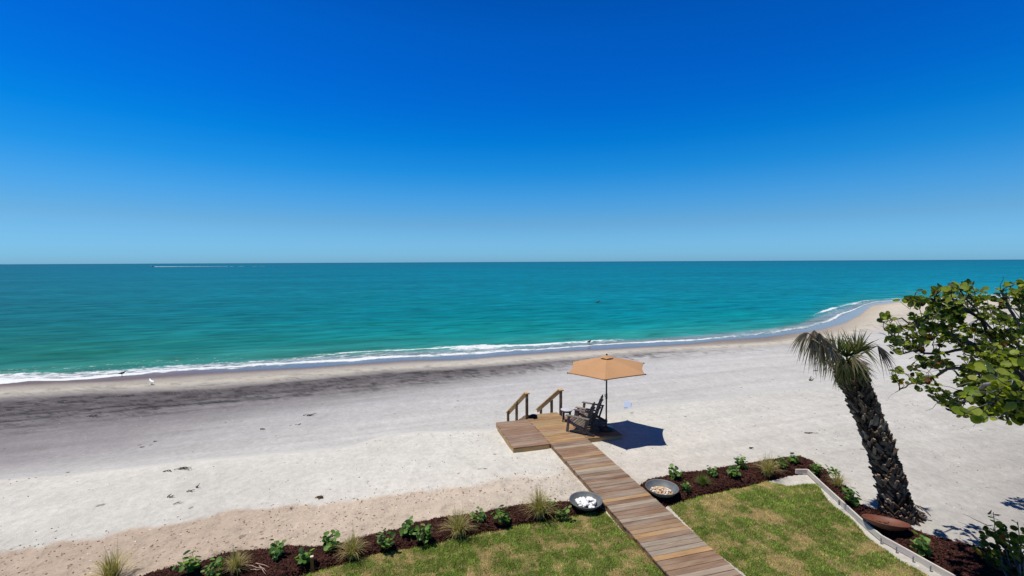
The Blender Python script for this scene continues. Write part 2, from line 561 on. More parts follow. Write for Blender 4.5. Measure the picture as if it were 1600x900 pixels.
c_foot = (208, 206, 207)
LIN = [  # polyline, height, colours at px 0, 400, 725, 1000, 1200, 1400, 1600
    (lambda p: fF(p) - 10, -.6, [(120, 120, 118)] * 7),
    (lambda p: fW(p) - 3, -.05, [(128, 118, 118)] * 7),
    (fW, .003, [(128, 116, 120), (142, 134, 142), (152, 146, 156), (154, 150, 158), (158, 150, 150), (204, 190, 170), (205, 194, 178)]),
    (fD, .10, [(118, 104, 108), (124, 112, 116), (134, 124, 128), (136, 126, 130), (140, 130, 128), (216, 202, 180), (214, 204, 190)]),
    (f3, .2, [(172, 164, 160), (172, 164, 160), (196, 190, 184), (196, 188, 180), (150, 140, 134), (222, 212, 198), (216, 208, 198)]),
    (lambda p: (f3(p) * .45 + f4(p) * .55), .3, [(206, 200, 190), (206, 200, 190), (212, 206, 198), (216, 208, 198), (220, 212, 200), (214, 206, 196), (210, 205, 198)]),
    (f4, .42, [(168, 162, 160), (168, 162, 160), (168, 162, 160), (176, 172, 172), (204, 198, 194), (208, 202, 198), (208, 204, 200)]),
    (lambda p: f4(p) + .16 * (f5(p) - f4(p)) + .5, .46, [(104, 99, 103), (102, 97, 101), (100, 96, 100), (156, 152, 154), (198, 195, 195), (206, 203, 202), (206, 204, 202)]),
    (lambda p: f4(p) * .4 + f5(p) * .6, .52, [(112, 107, 111), (112, 107, 111), (122, 117, 121), (180, 177, 180), (202, 200, 202), (206, 204, 204), (206, 204, 204)]),
    (f5, .62, [(134, 129, 134), (140, 136, 140), (162, 159, 162), (194, 192, 195), (204, 203, 205), (206, 204, 205), (206, 204, 205)]),
    (lambda p: f5(p) * .5 + f6(p) * .5, .68, [(150, 146, 150), (164, 161, 165), (186, 184, 187), (202, 201, 204), c_foot, c_foot, c_foot]),
    (f6, .72, [(164, 160, 165), (188, 186, 190), (200, 199, 203), (206, 205, 209), c_foot, c_foot, c_foot]),
    (lambda p: f6(p) * .35 + fK(p) * .65, .78, [(196, 193, 195), (206, 204, 206), (207, 205, 206), c_foot, c_foot, c_foot, c_foot]),
    (lambda p: fK(p) - 4, .86, [(202, 200, 202), (208, 206, 207), (208, 206, 207), c_foot, c_foot, c_foot, c_foot]),
    (lambda p: fK(p) + 1, 2.12, [(222, 218, 214), (227, 224, 220), (228, 225, 221), (222, 219, 215), (216, 214, 212), (214, 212, 210), (212, 210, 208)]),
    (lambda p: fK(p) * .5 + f5b(p) * .5, 2.19, [(222, 220, 216), (226, 223, 219), (227, 224, 219), (222, 218, 213), (217, 213, 210), (213, 210, 208), (206, 203, 201)]),
    (lambda p: f5b(p) - 1, 2.2, [(218, 215, 211), (222, 218, 214), (224, 219, 214), (220, 214, 208), (214, 210, 206), (208, 205, 202), (192, 188, 185)]),
    (lambda p: f5b(p) + 5, 2.2, [(204, 184, 168), (212, 193, 177), (216, 200, 185), (220, 213, 207), (214, 209, 205), (206, 202, 199), (188, 184, 181)]),
    (lambda p: f5b(p) * 0 + 1600., 2.2, [(200, 181, 164), (205, 187, 171), (210, 193, 178), (214, 208, 202), (210, 205, 201), (204, 200, 197), (192, 188, 185)]),
]
XK = np.array([0, 400, 725, 1000, 1200, 1400, 1600], float)


def beach_eval(px, py):
    """height, colour for measured directions (2D arrays px, py)"""
    ys = np.stack([np.broadcast_to(f(px[0]), px[0].shape) for f, _, _ in LIN])      # L x cols
    ys = np.maximum.accumulate(ys + np.arange(len(LIN))[:, None] * 1e-3, 0)
    zs = np.array([z for _, z, _ in LIN])
    cols = np.stack([np.stack([np.interp(px[0], XK, np.array([c[k] for c in cc], float)) for k in range(3)], -1) for _, _, cc in LIN])  # L x cols x 3
    z = np.empty_like(py); c = np.empty(py.shape + (3,)); tt = np.empty_like(py)
    li = np.arange(len(LIN), dtype=float)
    for j in range(px.shape[1]):
        z[:, j] = np.interp(py[:, j], ys[:, j], zs)
        tt[:, j] = np.interp(py[:, j], ys[:, j], li)
        for k in range(3):
            c[:, j, k] = np.interp(py[:, j], ys[:, j], cols[:, j, k])
    return z, c, tt


def poly_mask(x, y, poly):
    inside = np.zeros(x.shape, bool)
    n = len(poly)
    for i in range(n):
        x1, y1 = poly[i][:2]; x2, y2 = poly[(i + 1) % n][:2]
        cond = ((y1 > y) != (y2 > y)) & (x < (x2 - x1) * (y - y1) / (y2 - y1 + 1e-12) + x1)
        inside ^= cond
    return inside


px1 = np.concatenate([np.arange(-700, -40, 20), np.arange(-40, 1640, 4), np.arange(1640, 2320, 20)]).astype(float)
py1 = np.concatenate([np.arange(440, 560, 1.25), np.arange(560, 760, 1.5), np.arange(760, 912, 2.0), np.arange(912, 1600, 14)]).astype(float)
PX, PYY = np.meshgrid(px1, py1)
Z0, _, _ = beach_eval(PX, PYY)
W0 = P(PX, PYY, Z0)
ca, sa = math.cos(math.radians(17)), math.sin(math.radians(17))
U = W0[..., 0] * ca + W0[..., 1] * sa; Vv = -W0[..., 0] * sa + W0[..., 1] * ca
# wander of the bands (in measured pixels), then colours
depth = W0[..., 1]
wob = (fbm(U / 6, Vv / 3, 3) - .5) * 5 + (fbm(U / 1.3, Vv / .5, 5) - .5) * 3.0
wob = wob + sm(700, 760, PYY) * ((fbm(W0[..., 0] / .8, W0[..., 1] / .8, 7) - .5) * 14 + (fbm(W0[..., 0] / .15, W0[..., 1] / .15, 8) - .5) * 7)
wob = wob * np.clip((PYY - fW(PX)) / 40, 0.05, 1.0)
Z1, C1, T1 = beach_eval(PX, PYY + wob * .8)
lin = s2ln(C1)
streak = fbm(U / 7, Vv / .35, 21, 4) - .5
mott = fbm(U / .9, Vv / .28, 33, 4) - .5
lower = sm(4.5, 6.2, T1) * (1 - sm(12.5, 13.5, T1))
dark = .85 * sm(6, 7, T1) * (1 - sm(8.2, 10, T1)) * sm(1350, 900, PX)
f = 1 + streak * .34 * lower + mott * dark * 1.5
spots = np.clip(fbm(U / .5, Vv / .22, 55, 3) - .56, 0, 1) * 5
f = f * (1 - np.clip(spots, 0, .7) * dark)
pale = sm(4.2, 5, T1) * (1 - sm(5.5, 6.5, T1))
f = f * (1 - .35 * pale * np.clip((fbm(U / .6, Vv / .3, 61, 3) - .52) * 5, 0, 1))
f = f * (1 + (fbm(U / 3.5, Vv / 2.2, 71, 4) - .5) * .12)
# windblown dry crust on the berm
berm = sm(13.6, 14.2, T1)
f = f * (1 + berm * (fbm(W0[..., 0] / 1.8, W0[..., 1] / .7, 77, 4) - .5) * .12)
f = f * (1 + berm * sm(900, 1150, PX) * (fbm(U / 2.6, Vv / .22, 79, 4) - .5) * .20)
# tracks of a beach vehicle
for tr, wd in ((line([(0, 660), (125, 648), (250, 635), (400, 624), (600, 607), (725, 596)]), 1.1), (line([(0, 650), (100, 643), (200, 634), (400, 616), (600, 602)]), .9)):
    m = np.exp(-((PYY - tr(PX)) / wd) ** 2) * sm(760, 500, PX)
    f = f * (1 - .62 * m * (.45 + .9 * vn(U / .35, Vv / 5, 9)))
lin = lin * f[..., None] / np.array([1.41, 1.42, 1.51])
wetm = sm(fW(PX) - 3, fW(PX), PYY) * (1 - sm(fD(PX) - 1.0, fD(PX) + 2.0, PYY)) + sm(fW(PX) - 6, fW(PX) - 3, PYY) * 0
wetm = np.clip(wetm, 0, 1) * (.35 + .65 * sm(120, 480, PX))
lin = lin * (1 - .12 * wetm[..., None])
rough = .30 * berm + .7 * sm(16.2, 17.2, T1 + (fbm(U / 1.2, Vv / .8, 91) - .5) * 1.2) * sm(1000, 860, PX) + .5 * dark + .12 * lower
rough = np.clip(rough, 0, 1)

# garden outlines (measured on the ground), used to settle the sand beneath them
LAWN_L = [(60, 1010), (300, 948), (470, 898), (555, 872), (700, 842), (790, 824), (880, 807), (944, 796), (1044, 898), (1144, 1010)]
LAWN_R = [(1043, 788), (1100, 772), (1150, 762), (1195, 751), (1232, 757), (1275, 753), (1296, 782), (1330, 808), (1362, 842), (1405, 872), (1460, 900), (1640, 1010), (1262, 1010), (1165, 898), (1100, 845)]
MULCH_L = [(-60, 1010), (60, 950), (190, 912), (270, 886), (330, 872), (338, 866), (365, 863), (430, 857), (455, 852), (500, 853), (540, 848), (560, 843), (585, 835), (622, 826), (660, 813), (700, 807), (760, 800), (800, 790), (850, 783), (890, 783), (925, 780), (946, 799), (880, 810), (790, 827), (700, 845), (555, 875), (470, 902), (300, 952), (60, 1014)]
MULCH_R = [(998, 757), (1010, 749), (1040, 745), (1062, 741), (1082, 738), (1130, 730), (1180, 722), (1200, 718), (1250, 713), (1270, 721), (1294, 737), (1300, 752), (1325, 760), (1345, 790), (1400, 806), (1430, 828), (1450, 838), (1480, 845), (1530, 856), (1600, 872), (1680, 890), (1680, 1010), (1640, 1006), (1488, 900), (1425, 867), (1376, 838), (1311, 781), (1264, 737), (1240, 741), (1190, 753), (1150, 764), (1100, 774), (1035, 792)]
gp = lambda L, z=ZB: [tuple(G(x, y, z)[:2]) for x, y in L]
POLY = {k: gp(v) for k, v in dict(LL=LAWN_L, LR=LAWN_R, ML=MULCH_L, MR=MULCH_R).items()}

disp = (fbm(W0[..., 0] / .45, W0[..., 1] / .45, 101, 5) - .5) * .16 * rough + (fbm(W0[..., 0] / 4, W0[..., 1] / 3, 111, 3) - .5) * .10 * berm * sm(6, 10, depth)
disp = disp + (fbm(U / 5, Vv / 1.3, 121, 3) - .5) * .06 * lower
under = np.zeros(PX.shape, bool)
for k in POLY: under |= poly_mask(W0[..., 0], W0[..., 1], POLY[k])
disp = np.where(under, -.05, disp)
ZZ = Z0 + disp
# stay below the decks
UW = np.array([-.264, .965]); NW = np.array([.965, .264]); BL = np.array([2.72, 7.62])
sw = (W0[..., 0] - BL[0]) * UW[0] + (W0[..., 1] - BL[1]) * UW[1]
ww = (W0[..., 0] - BL[0]) * NW[0] + (W0[..., 1] - BL[1]) * NW[1]
ondeck = ((ww > -.15) & (ww < 1.38) & (sw < 8.8)) | ((ww > -1.3) & (ww < 2.6) & (sw > 5.8) & (sw < 8.8))
ZZ = np.where(ondeck, np.minimum(ZZ, ZB - .0), ZZ)
WP = P(PX, PYY, Z0); WP[..., 2] = ZZ
below = PYY < fF(PX) - 9
keep = ~(below[:-1, :-1] & below[1:, :-1] & below[1:, 1:] & below[:-1, 1:])
sand = grid_obj('beach_sand', WP, keep, M['sand'], dict(Col=np.clip(lin, .004, .9), wet=wetm, rough=rough))
tag(sand, kind='structure')

# ------------------------------------------------------------------ the sea, out to the horizon
sx = np.concatenate([np.arange(-900, -40, 30), np.arange(-40, 1640, 6), np.arange(1640, 2600, 30)]).astype(float)
H0 = hor(sx); EF = fF(sx) - H0; EW = fW(sx) - H0
n1, n2 = 250, 46
rows = []
for k in range(n1):
    t = k / n1
    g_ = .05 * (EF / .05) ** t
    l_ = EF * (.0003 + t)
    rows.append(g_ * (1 - t) ** .7 + l_ * (1 - (1 - t) ** .7))
rows = np.array(rows)
r2 = EF + (EW + .3 - EF) * (np.arange(n2) / (n2 - 1))[:, None]
E_ = np.concatenate([rows, r2])
SPX = np.broadcast_to(sx, E_.shape); SPY = E_ + H0
tz = np.clip((E_ - EF) / (EW - EF), 0, 1)
SV = P(SPX, SPY, 0.0)
su = SV[..., 0] * ca + SV[..., 1] * sa; sv = -SV[..., 0] * sa + SV[..., 1] * ca
dist = np.hypot(SV[..., 0], SV[..., 1])
# swash edge wanders; small shore break lifts the surface
lift = .16 * np.exp(-((tz - .12) / .16) ** 2) * (fbm(su / 9, sv / 9, 201, 3) ** 2) * 2.2 * (tz > -1)
lift = lift * sm(110, 60, dist)
ch = sm(300, 30, dist)
swell = (fbm(su / 9, sv / 2.4, 211, 3) - .5) * .34 * ch * sm(1.0, .3, tz)
SV[..., 2] = lift + swell * (1 - sm(0, .6, tz)) + .012 * tz
# colour: open water to shallows
ee = [0, 3, 12, 40, 80, 115, 150, 190]
left = [(10, 100, 136), (18, 108, 140), (22, 112, 140), (26, 114, 136), (26, 112, 128), (30, 116, 120), (34, 120, 116), (60, 130, 122)]
mid = [(2, 104, 140), (2, 114, 146), (2, 122, 152), (8, 126, 150), (6, 130, 146), (20, 134, 138), (50, 140, 132), (50, 140, 132)]
right = [(0, 100, 140), (0, 114, 150), (4, 122, 154), (10, 134, 164), (0, 144, 166), (40, 150, 150), (90, 160, 150), (90, 160, 150)]
colL, colM, colR = [np.stack([np.interp(E_, ee, np.array(c, float)[:, k]) for k in range(3)], -1) for c in (left, mid, right)]
fx = np.clip(SPX / 1600, 0, 1)[..., None]
sc_ = np.where(fx < .5, colL + (colM - colL) * fx * 2, colM + (colR - colM) * (fx - .5) * 2)
shal = sm(-.9, 0.1, (E_ - EF) / 26)[..., None] * .30
sc_ = sc_ * (1 - shal) + np.array([96, 160, 150]) * shal
back = sm(.05, .5, tz)[..., None]
wash = np.array([146, 152, 164])
sc_ = sc_ * (1 - back * .8) + wash * back * .8
scl = s2ln(sc_) / ALB * 1.08
# foam: a lace between break and edge, bright at the edge and at the break
bw_ = fbm(su / 6, 0 * su + 4.1, 253, 3); brk = np.exp(-((tz - .12 - .2 * (bw_ - .5)) / (.05 + .22 * fbm(su / 4, 0 * su + 7.7, 254, 3) ** 1.5)) ** 2); ew_ = fbm(su / 7, 0 * su + 1.7, 251, 3); edge = np.exp(-((tz - .97 + .22 * vn(su / 5, 0 * su, 252)) / (.05 + .22 * ew_ ** 2)) ** 2)
along = fbm(su / 14, 0 * su + 3.3, 231, 3)
along2 = fbm(su / 10, 0 * su + 9.1, 241, 3)
leftw = sm(700, 250, SPX)
foam = brk * (.12 + .62 * sm(.34, .62, along)) * (1 - .3 * leftw) + edge * (.08 + .54 * along2) + .30 * sm(.1, .35, tz) * (.5 + along) + leftw * .28 * sm(.05, .3, tz) + .12 * leftw * edge
foam = np.where(tz > 0, foam, foam * np.exp(-((E_ - EF) / 2.5) ** 2))
foam = foam + .05
cap = .27 * sm(-28, -3, E_ - EF) * (.5 + leftw) + .0 * E_  # strength of the white specks that paint glints off the foreshore
chop = np.interp(dist, [20, 60, 150, 400, 2000, 60000], [.34, .42, .40, .34, .2, .08]) * (1 - .75 * sm(0, .7, tz))
keep = np.ones((E_.shape[0] - 1, E_.shape[1] - 1), bool)
sea = grid_obj('sea', SV, keep, M['sea'], dict(Col=np.clip(scl, 0.001, .8), foam=foam, cap=cap, chop=chop))
tag(sea, kind='structure')

# ------------------------------------------------------------------ garden: turf, mulch
def sheet(name, polys, z, step, amp, mat, colf, hscale=.3, edge=None):
    """ground sheet filled with a jittered net of points, gently uneven"""
    vs_all = []; fs_all = []; off = 0
    for poly in polys:
        poly = np.array(poly)
        dense = []
        for i in range(len(poly)):
            a = poly[i]; b = poly[(i + 1) % len(poly)]
            k = max(1, int(np.hypot(*(b - a)) / (step * 1.5)))
            for j in range(k):
                p = a + (b - a) * j / k
                w = .10 if edge else 0
                q = p + w * np.array([fbm(p[0] * 3, p[1] * 3, 301) - .5, fbm(p[0] * 3, p[1] * 3, 302) - .5])
                dense.append(q)
        dense = np.array(dense)
        x0, y0 = dense.min(0); x1, y1 = dense.max(0)
        gx, gy = np.meshgrid(np.arange(x0, x1, step), np.arange(y0, y1, step))
        gx = gx + RNG.uniform(-.3, .3, gx.shape) * step; gy = gy + RNG.uniform(-.3, .3, gy.shape) * step
        m = poly_mask(gx, gy, dense)
        pts = np.stack([gx[m], gy[m]], -1)
        co = [Vector(p) for p in np.concatenate([dense, pts])]
        n = len(dense)
        r = delaunay_2d_cdt(co, [(i, (i + 1) % n) for i in range(n)], [list(range(n))], 1, 1e-5)
        v2 = np.array([tuple(v) for v in r[0]]); fs = [list(f) for f in r[2] if len(f) == 3]
        # distance to the outline, to round the edge down
        d = np.full(len(v2), 9.0)
        for i in range(n):
            a = dense[i]; b = dense[(i + 1) % n]; ab = b - a
            t = np.clip(((v2 - a) @ ab) / (ab @ ab + 1e-9), 0, 1)
            d = np.minimum(d, np.hypot(*(v2 - a - t[:, None] * ab).T))
        h = z + (fbm(v2[:, 0] / hscale, v2[:, 1] / hscale, 311, 4) - .5) * amp
        h = h * sm(-.0, .12, d) + (ZB - .05) * (1 - sm(-.0, .12, d))
        vs_all.append(np.column_stack([v2, h])); fs_all.append(np.array(fs) + off); off += len(v2)
    v = np.concatenate(vs_all); f = np.concatenate(fs_all)
    cen = v[f].mean(1)
    return raw_obj(name, v, f, colf(cen), mat, True), v, f


ANG = math.atan2(.264, .965)
def sod(x, y):
    """turf laid in slabs along the boardwalk: greenness 0..1 and seam mask"""
    a = x * .965 + y * .264; b = -x * .264 + y * .965
    row = np.floor(b / .42)
    ax = a / .62 + _h(row, row * 0, 5)
    cell = _h(np.floor(ax), row, 8)
    e1 = np.abs(b / .42 - row - .5) * 2; e2 = np.abs(ax - np.floor(ax) - .5) * 2
    seam = np.maximum(sm(.86, 1, e1 + (vn(x * 9, y * 9, 3) - .5) * .25), sm(.9, 1, e2 + (vn(x * 9, y * 9, 4) - .5) * .2))
    g = .24 * cell - .06 + .72 * fbm(x / .26, y / .26, 41, 5) + .16 * fbm(x / 1.6, y / 1.6, 43, 3)
    return g, seam


def turf_col(c):
    g, s = sod(c[:, 0], c[:, 1])
    straw = s2ln((176, 152, 108)); green = s2ln((108, 112, 58))
    t = sm(.30, .6, g)[:, None] * (1 - .5 * s[:, None])
    return (straw * (1 - t) + green * t) / ALB * .8


sand_t = np.array(s2ln((214, 208, 198))) / ALB
turf, TV, TF = sheet('lawn', [POLY['LL'], POLY['LR']], ZB + .035, .12, .03, M['turf'], turf_col, .5, True)
tag(turf, kind='structure')
mul, MV, MF = sheet('mulch_bed', [POLY['ML'], POLY['MR']], ZB + .075, .09, .10, M['soil'], lambda c: np.ones((len(c), 3)), .35, True)
tag(mul, kind='structure')


def sample(v, f, dens, jit=.0):
    a, b, c = v[f[:, 0]], v[f[:, 1]], v[f[:, 2]]
    ar = np.linalg.norm(np.cross(b - a, c - a), axis=1) / 2
    n = RNG.poisson(ar * dens)
    i = np.repeat(np.arange(len(f)), n)
    r1 = np.sqrt(RNG.random(len(i)))[:, None]; r2 = RNG.random(len(i))[:, None]
    return a[i] * (1 - r1) + b[i] * r1 * (1 - r2) + c[i] * r1 * r2


# grass blades
pts = sample(TV, TF, 3800)
pts = pts[pts[:, 1] > 5.2]
g, s = sod(pts[:, 0], pts[:, 1])
kp = RNG.random(len(pts)) > s * .75
pts, g, s = pts[kp], g[kp], s[kp]
n = len(pts)
az = RNG.uniform(0, 2 * np.pi, n); lean = RNG.uniform(.1, 1.1, n); L = RNG.uniform(.025, .065, n) * (.55 + .8 * np.clip(g, 0, 1)); wd = RNG.uniform(.004, .009, n)
d = np.stack([np.cos(az) * np.sin(lean), np.sin(az) * np.sin(lean), np.cos(lean)], -1)
sd = np.stack([-np.sin(az), np.cos(az), 0 * az], -1) * wd[:, None]
base = pts - [0, 0, .006]; tip = base + d * L[:, None]
v = np.stack([base - sd, base + sd, tip], 1).reshape(-1, 3)
fidx = np.arange(3 * n).reshape(-1, 3)
tt = np.clip(sm(.23, .50, g) + RNG.normal(0, .28, n) - 1.1 * s, 0, 1)[:, None]
gc = s2ln((142, 168, 68)); dk = s2ln((102, 140, 46)); st = s2ln((202, 182, 126))
mixg = RNG.random((n, 1))
cols = (st * (1 - tt) + (gc * mixg + dk * (1 - mixg)) * tt) / ALB * 1.28
brt = (.35 + 1.3 * fbm(pts[:, 0] / .09, pts[:, 1] / .09, 47, 3)) * RNG.uniform(.65, 1.35, n) * (.80 + .4 * fbm(pts[:, 0] / .5, pts[:, 1] / .5, 49, 2))
cols = cols * brt[:, None]
blades = raw_obj('lawn_grass', v, fidx, cols, M['blade'])
tag(blades, 'green and straw coloured blades of freshly laid sod', 'grass', kind='stuff')

# shredded mulch
pts = sample(MV, MF, 1500)
pts = pts[pts[:, 1] > 5.0]; n = len(pts)
az = RNG.uniform(0, 2 * np.pi, n); el = RNG.normal(0, .45, n); L = RNG.uniform(.012, .04, n); wd = RNG.uniform(.004, .011, n)
d = np.stack([np.cos(az) * np.cos(el), np.sin(az) * np.cos(el), np.sin(el)], -1); sd = np.stack([-np.sin(az), np.cos(az), RNG.normal(0, .5, n)], -1)
c0 = pts + np.stack([0 * az, 0 * az, RNG.uniform(.0, .015, n)], -1)
v = np.stack([c0 - d * L[:, None] - sd * wd[:, None], c0 + d * L[:, None] - sd * wd[:, None], c0 + d * L[:, None] + sd * wd[:, None], c0 - d * L[:, None] + sd * wd[:, None]], 1).reshape(-1, 3)
k = RNG.random((n, 1))
cols = (s2ln((48, 27, 23)) * (1 - k) + s2ln((104, 62, 50)) * k ** 1.5) / ALB * 1.05
ch_ = raw_obj('mulch_chips', v, np.arange(4 * n).reshape(-1, 4), cols, M['chip'])
tag(ch_, 'reddish brown shredded bark in the planting beds', 'mulch', kind='stuff')

# sparse crumbs of wrack and shell lying on the dry sand
b_ = np.stack([RNG.uniform(-16, 16, 21000), RNG.uniform(5, 24, 21000)], -1)
bad = np.zeros(len(b_), bool)
for k in POLY: bad |= poly_mask(b_[:, 0], b_[:, 1], POLY[k])
s_ = (b_ - BL) @ UW; w_ = (b_ - BL) @ NW
bad |= (w_ > -.1) & (w_ < 1.35) & (s_ < 9)
bad |= (w_ > -1.3) & (w_ < 2.6) & (s_ > 5.8) & (s_ < 9)
clump = fbm(b_[:, 0] / 1.5, b_[:, 1] / .7, 401, 3)
near = b_[:, 1] < 11.5 + .25 * b_[:, 0]
_q = np.array([hor(0)]) ; _yl = 5.6 * FPX / (f5b(800 + FPX * b_[:, 0] / b_[:, 1]) - 409.2)
near = (b_[:, 1] < _yl) & (b_[:, 0] < 1.5)
bad |= (clump < np.where(near, .36, .62)) & (RNG.random(len(b_)) > np.where(near, .15, .03))
bad |= ~near & (RNG.random(len(b_)) > .28)
b_ = b_[~bad]
from mathutils.bvhtree import BVHTree
SBVH = BVHTree.FromPolygons([v.co for v in sand.data.vertices], [tuple(p.vertices) for p in sand.data.polygons])


def gz(x, y):
    h = SBVH.ray_cast(Vector((x, y, 30)), Vector((0, 0, -1)))
    return h[0].z if h[0] is not None else 0.0


cr = MB()
for x, y in b_:
    z = gz(x, y)
    if z < 2.05: continue
    a = random.uniform(0, 6.28); L = random.uniform(.006, .018) * (2.2 if random.random() < .05 else 1); w = random.uniform(.004, .011)
    col = s2l(random.choice([(112, 92, 78), (136, 112, 94), (92, 76, 64), (156, 132, 112), (170, 146, 126), (225, 218, 205)]))
    cr.box((x, y, z + .004), (L * 2, w * 2, .012), Matrix.Rotation(a, 3, 'Z') @ Matrix.Rotation(random.uniform(-.4, .4), 3, 'Y'), col)
tag(cr.build('beach_litter', M['debris']), 'scattered crumbs of dry seaweed, bark and shell on the pale sand', 'beach litter', kind='stuff')

# ------------------------------------------------------------------ boardwalk (local x across, y along towards the sea)
bw = thing('boardwalk', 'weathered timber boardwalk crossing the lawn to a deck with stairs to the beach', 'boardwalk', (BL[0], BL[1], DECK), ANG)
PAL = [(166, 128, 104), (172, 134, 108), (180, 142, 112), (158, 124, 104), (186, 164, 148), (172, 146, 130), (190, 146, 104), (166, 138, 122), (182, 158, 142), (154, 116, 94), (176, 150, 134)]


def plankrow(mb, x0, x1, y0, y1, pal, z=0, w=.14, gap=.007):
    y = y0; k = 0
    while y + w * .6 < y1:
        e0, e1 = random.uniform(-.010, .008), random.uniform(-.008, .010)
        c = s2l(random.choice(pal)); f_ = random.uniform(.82, 1.12) / ALB
        c = (c[0] * f_ * .95, c[1] * f_ * 1.02, c[2] * f_ * .95)
        ww_ = min(w, y1 - y)
        Mx = Matrix.Rotation(random.uniform(-.002, .002), 3, 'Z') @ Matrix.Rotation(random.uniform(-.006, .006), 3, 'X')
        mb.box(((x0 + e0 + x1 + e1) / 2, y + ww_ / 2, z - .016 + random.uniform(-.002, .002)), (x1 + e1 - x0 - e0, ww_ - gap, .032), Mx, c)
        y += w; k += 1


d_ = MB()
plankrow(d_, 0, 1.226, -3.52, 6.0, PAL)
plankrow(d_, 0, 1.226, 6.0, 8.65, [(194, 154, 108), (188, 146, 104), (200, 162, 116), (180, 138, 102), (178, 136, 108)])
d_.build('walkway_decking', M['wood'], bw)
d_ = MB(); plankrow(d_, -1.16, -.012, 6.0, 8.23, [(170, 132, 108), (178, 138, 112), (164, 126, 108), (176, 144, 124)], -.002)
d_.build('platform_decking', M['wood'], bw)['label'] = 'reddish brown square deck left of the walkway'
d_ = MB(); plankrow(d_, 1.238, 2.42, 6.05, 8.23, [(170, 122, 88), (160, 114, 86), (178, 134, 96)], -.002)
d_.build('platform_decking', M['wood'], bw)['label'] = 'deck right of the walkway under the chairs and parasol'
wl = tuple(v / ALB for v in s2l((214, 172, 112))); wd_ = tuple(v / ALB for v in s2l((168, 128, 84)))
fr = MB()
for x in (.03, 1.196, .61):
    fr.box((x, 2.6, -.10), (.04, 12.0, .13), None, wd_)
for x0, x1, y0, y1 in ((-1.16, -.03, 6.0, 8.23), (1.26, 2.42, 6.05, 8.23)):
    fr.box(((x0 + x1) / 2, y0 + .02, -.10), (x1 - x0, .04, .13), None, wl)
    fr.box(((x0 + x1) / 2, y1 - .02, -.10), (x1 - x0, .04, .13), None, wl)
    xo = x0 + .02 if x0 < 0 else x1 - .02
    fr.box((xo, (y0 + y1) / 2, -.10), (.038, y1 - y0 - .09, .13), None, wl)
for x, y in ((-1.08, 6.1), (-1.08, 8.1), (2.33, 6.15), (2.33, 8.1), (.1, 8.5), (1.12, 8.5)):
    fr.box((x, y, -.62), (.09, .09, 1.08), None, wd_)
fr.build('deck_frame', M['wood'], bw)
# stairs down to the lower beach
Ls, drop = 2.62, 1.52
strg = MB()
for x in (.05, 1.176):
    strg.bar((x, 8.70, -.14), (x, 8.66 + Ls, -drop - .02), .04, .24, col=wd_)
strg.build('stair_stringer', M['wood'], bw)
for k in range(7):
    t = (k + .75) / 7.6
    st_ = MB(); st_.box((.613, 8.72 + Ls * t, -.06 - drop * t), (1.10, .30, .035), None, tuple(v * random.uniform(.9, 1.1) for v in wd_))
    st_.build('stair_tread', M['wood'], bw)
for x, side, h0 in ((-.02, -1, .875), (1.245, 1, .885)):
    rail = bpy.data.objects.new('handrail', None); COL.objects.link(rail); rail.parent = bw
    rail['label'] = 'left sloping handrail of the beach stairs' if side < 0 else 'right sloping handrail of the beach stairs'
    y0 = 8.34
    r_ = MB()
    zt = h0; ye = y0 + 2.62
    ze = zt - 1.53
    r_.bar((x + side * -.0, y0 + .10, zt - .05 - .0), (x, ye, ze - .05), .036, .13, col=wl)          # side board under the cap
    r_.bar((x, y0 + .08, zt + .012), (x, ye + .02, ze + .008), .14, .034, col=tuple(v * 1.12 for v in wl))  # sloping cap
    r_.box((x, y0 + .0, zt + .02), (.15, .22, .036), None, tuple(v * 1.15 for v in wl))
    r_.build('rail', M['wood'], rail)
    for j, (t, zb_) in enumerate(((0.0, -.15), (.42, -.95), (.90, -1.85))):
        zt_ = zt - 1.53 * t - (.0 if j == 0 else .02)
        p_ = MB(); p_.box((x + side * .062 * (j > 0), y0 + 2.62 * t, (zt_ + zb_) / 2), (.085, .085, zt_ - zb_), None, tuple(v * .3 for v in wl))  # same timber as the rail, colour darkened to paint in backlit shade
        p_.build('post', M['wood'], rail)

# a small dark bundle on the deck corner by the stairs
p0 = G(833.5, 652, DECK)
bn = MB()
bn.lathe([(.0, .0), (.10, .0), (.13, .03), (.12, .075), (.07, .10), (0, .105)], 14, (0, 0, 0), Matrix.Diagonal((1.1, .8, 1)), (.012, .012, .014))
bn.lathe([(.0, .0), (.07, .0), (.085, .025), (.07, .06), (0, .07)], 12, (-.15, .02, 0), Matrix.Diagonal((1.2, .8, 1)), (.014, .013, .014))
tag(bn.build('dark_bundle', M['grey_wood'], None, (p0.x, p0.y, DECK + .002)), 'small black bundle lying on the deck at the top of the stairs', 'bundle')

# ------------------------------------------------------------------ parasol
UX, UY = 3.05, 14.55
um = thing('patio_umbrella', 'open tan market umbrella on a dark pole beside the deck chairs', 'umbrella', (UX, UY, DECK))
A0 = math.radians(-104); R_ = 1.35
tl = (math.cos(math.radians(30)) * .05, math.sin(math.radians(30)) * .05)
tilt = lambda x, y: tl[0] * x + tl[1] * y


def canopy_pt(k, t, a):
    """k rib index, t across panel 0..1, a from top 0 to rim 1"""
    p0_ = np.array([math.cos(A0 + k * math.pi / 3), math.sin(A0 + k * math.pi / 3)]); p1_ = np.array([math.cos(A0 + (k + 1) * math.pi / 3), math.sin(A0 + (k + 1) * math.pi / 3)])
    sag = 4 * t * (1 - t)
    q = (p0_ * (1 - t) + p1_ * t) * R_ * a * (1 - .055 * sag * a)
    z = 2.38 - .34 * a ** 1.25 - .035 * sag * a * (1 - a * .6)
    return Vector((q[0], q[1], z + tilt(*q)))


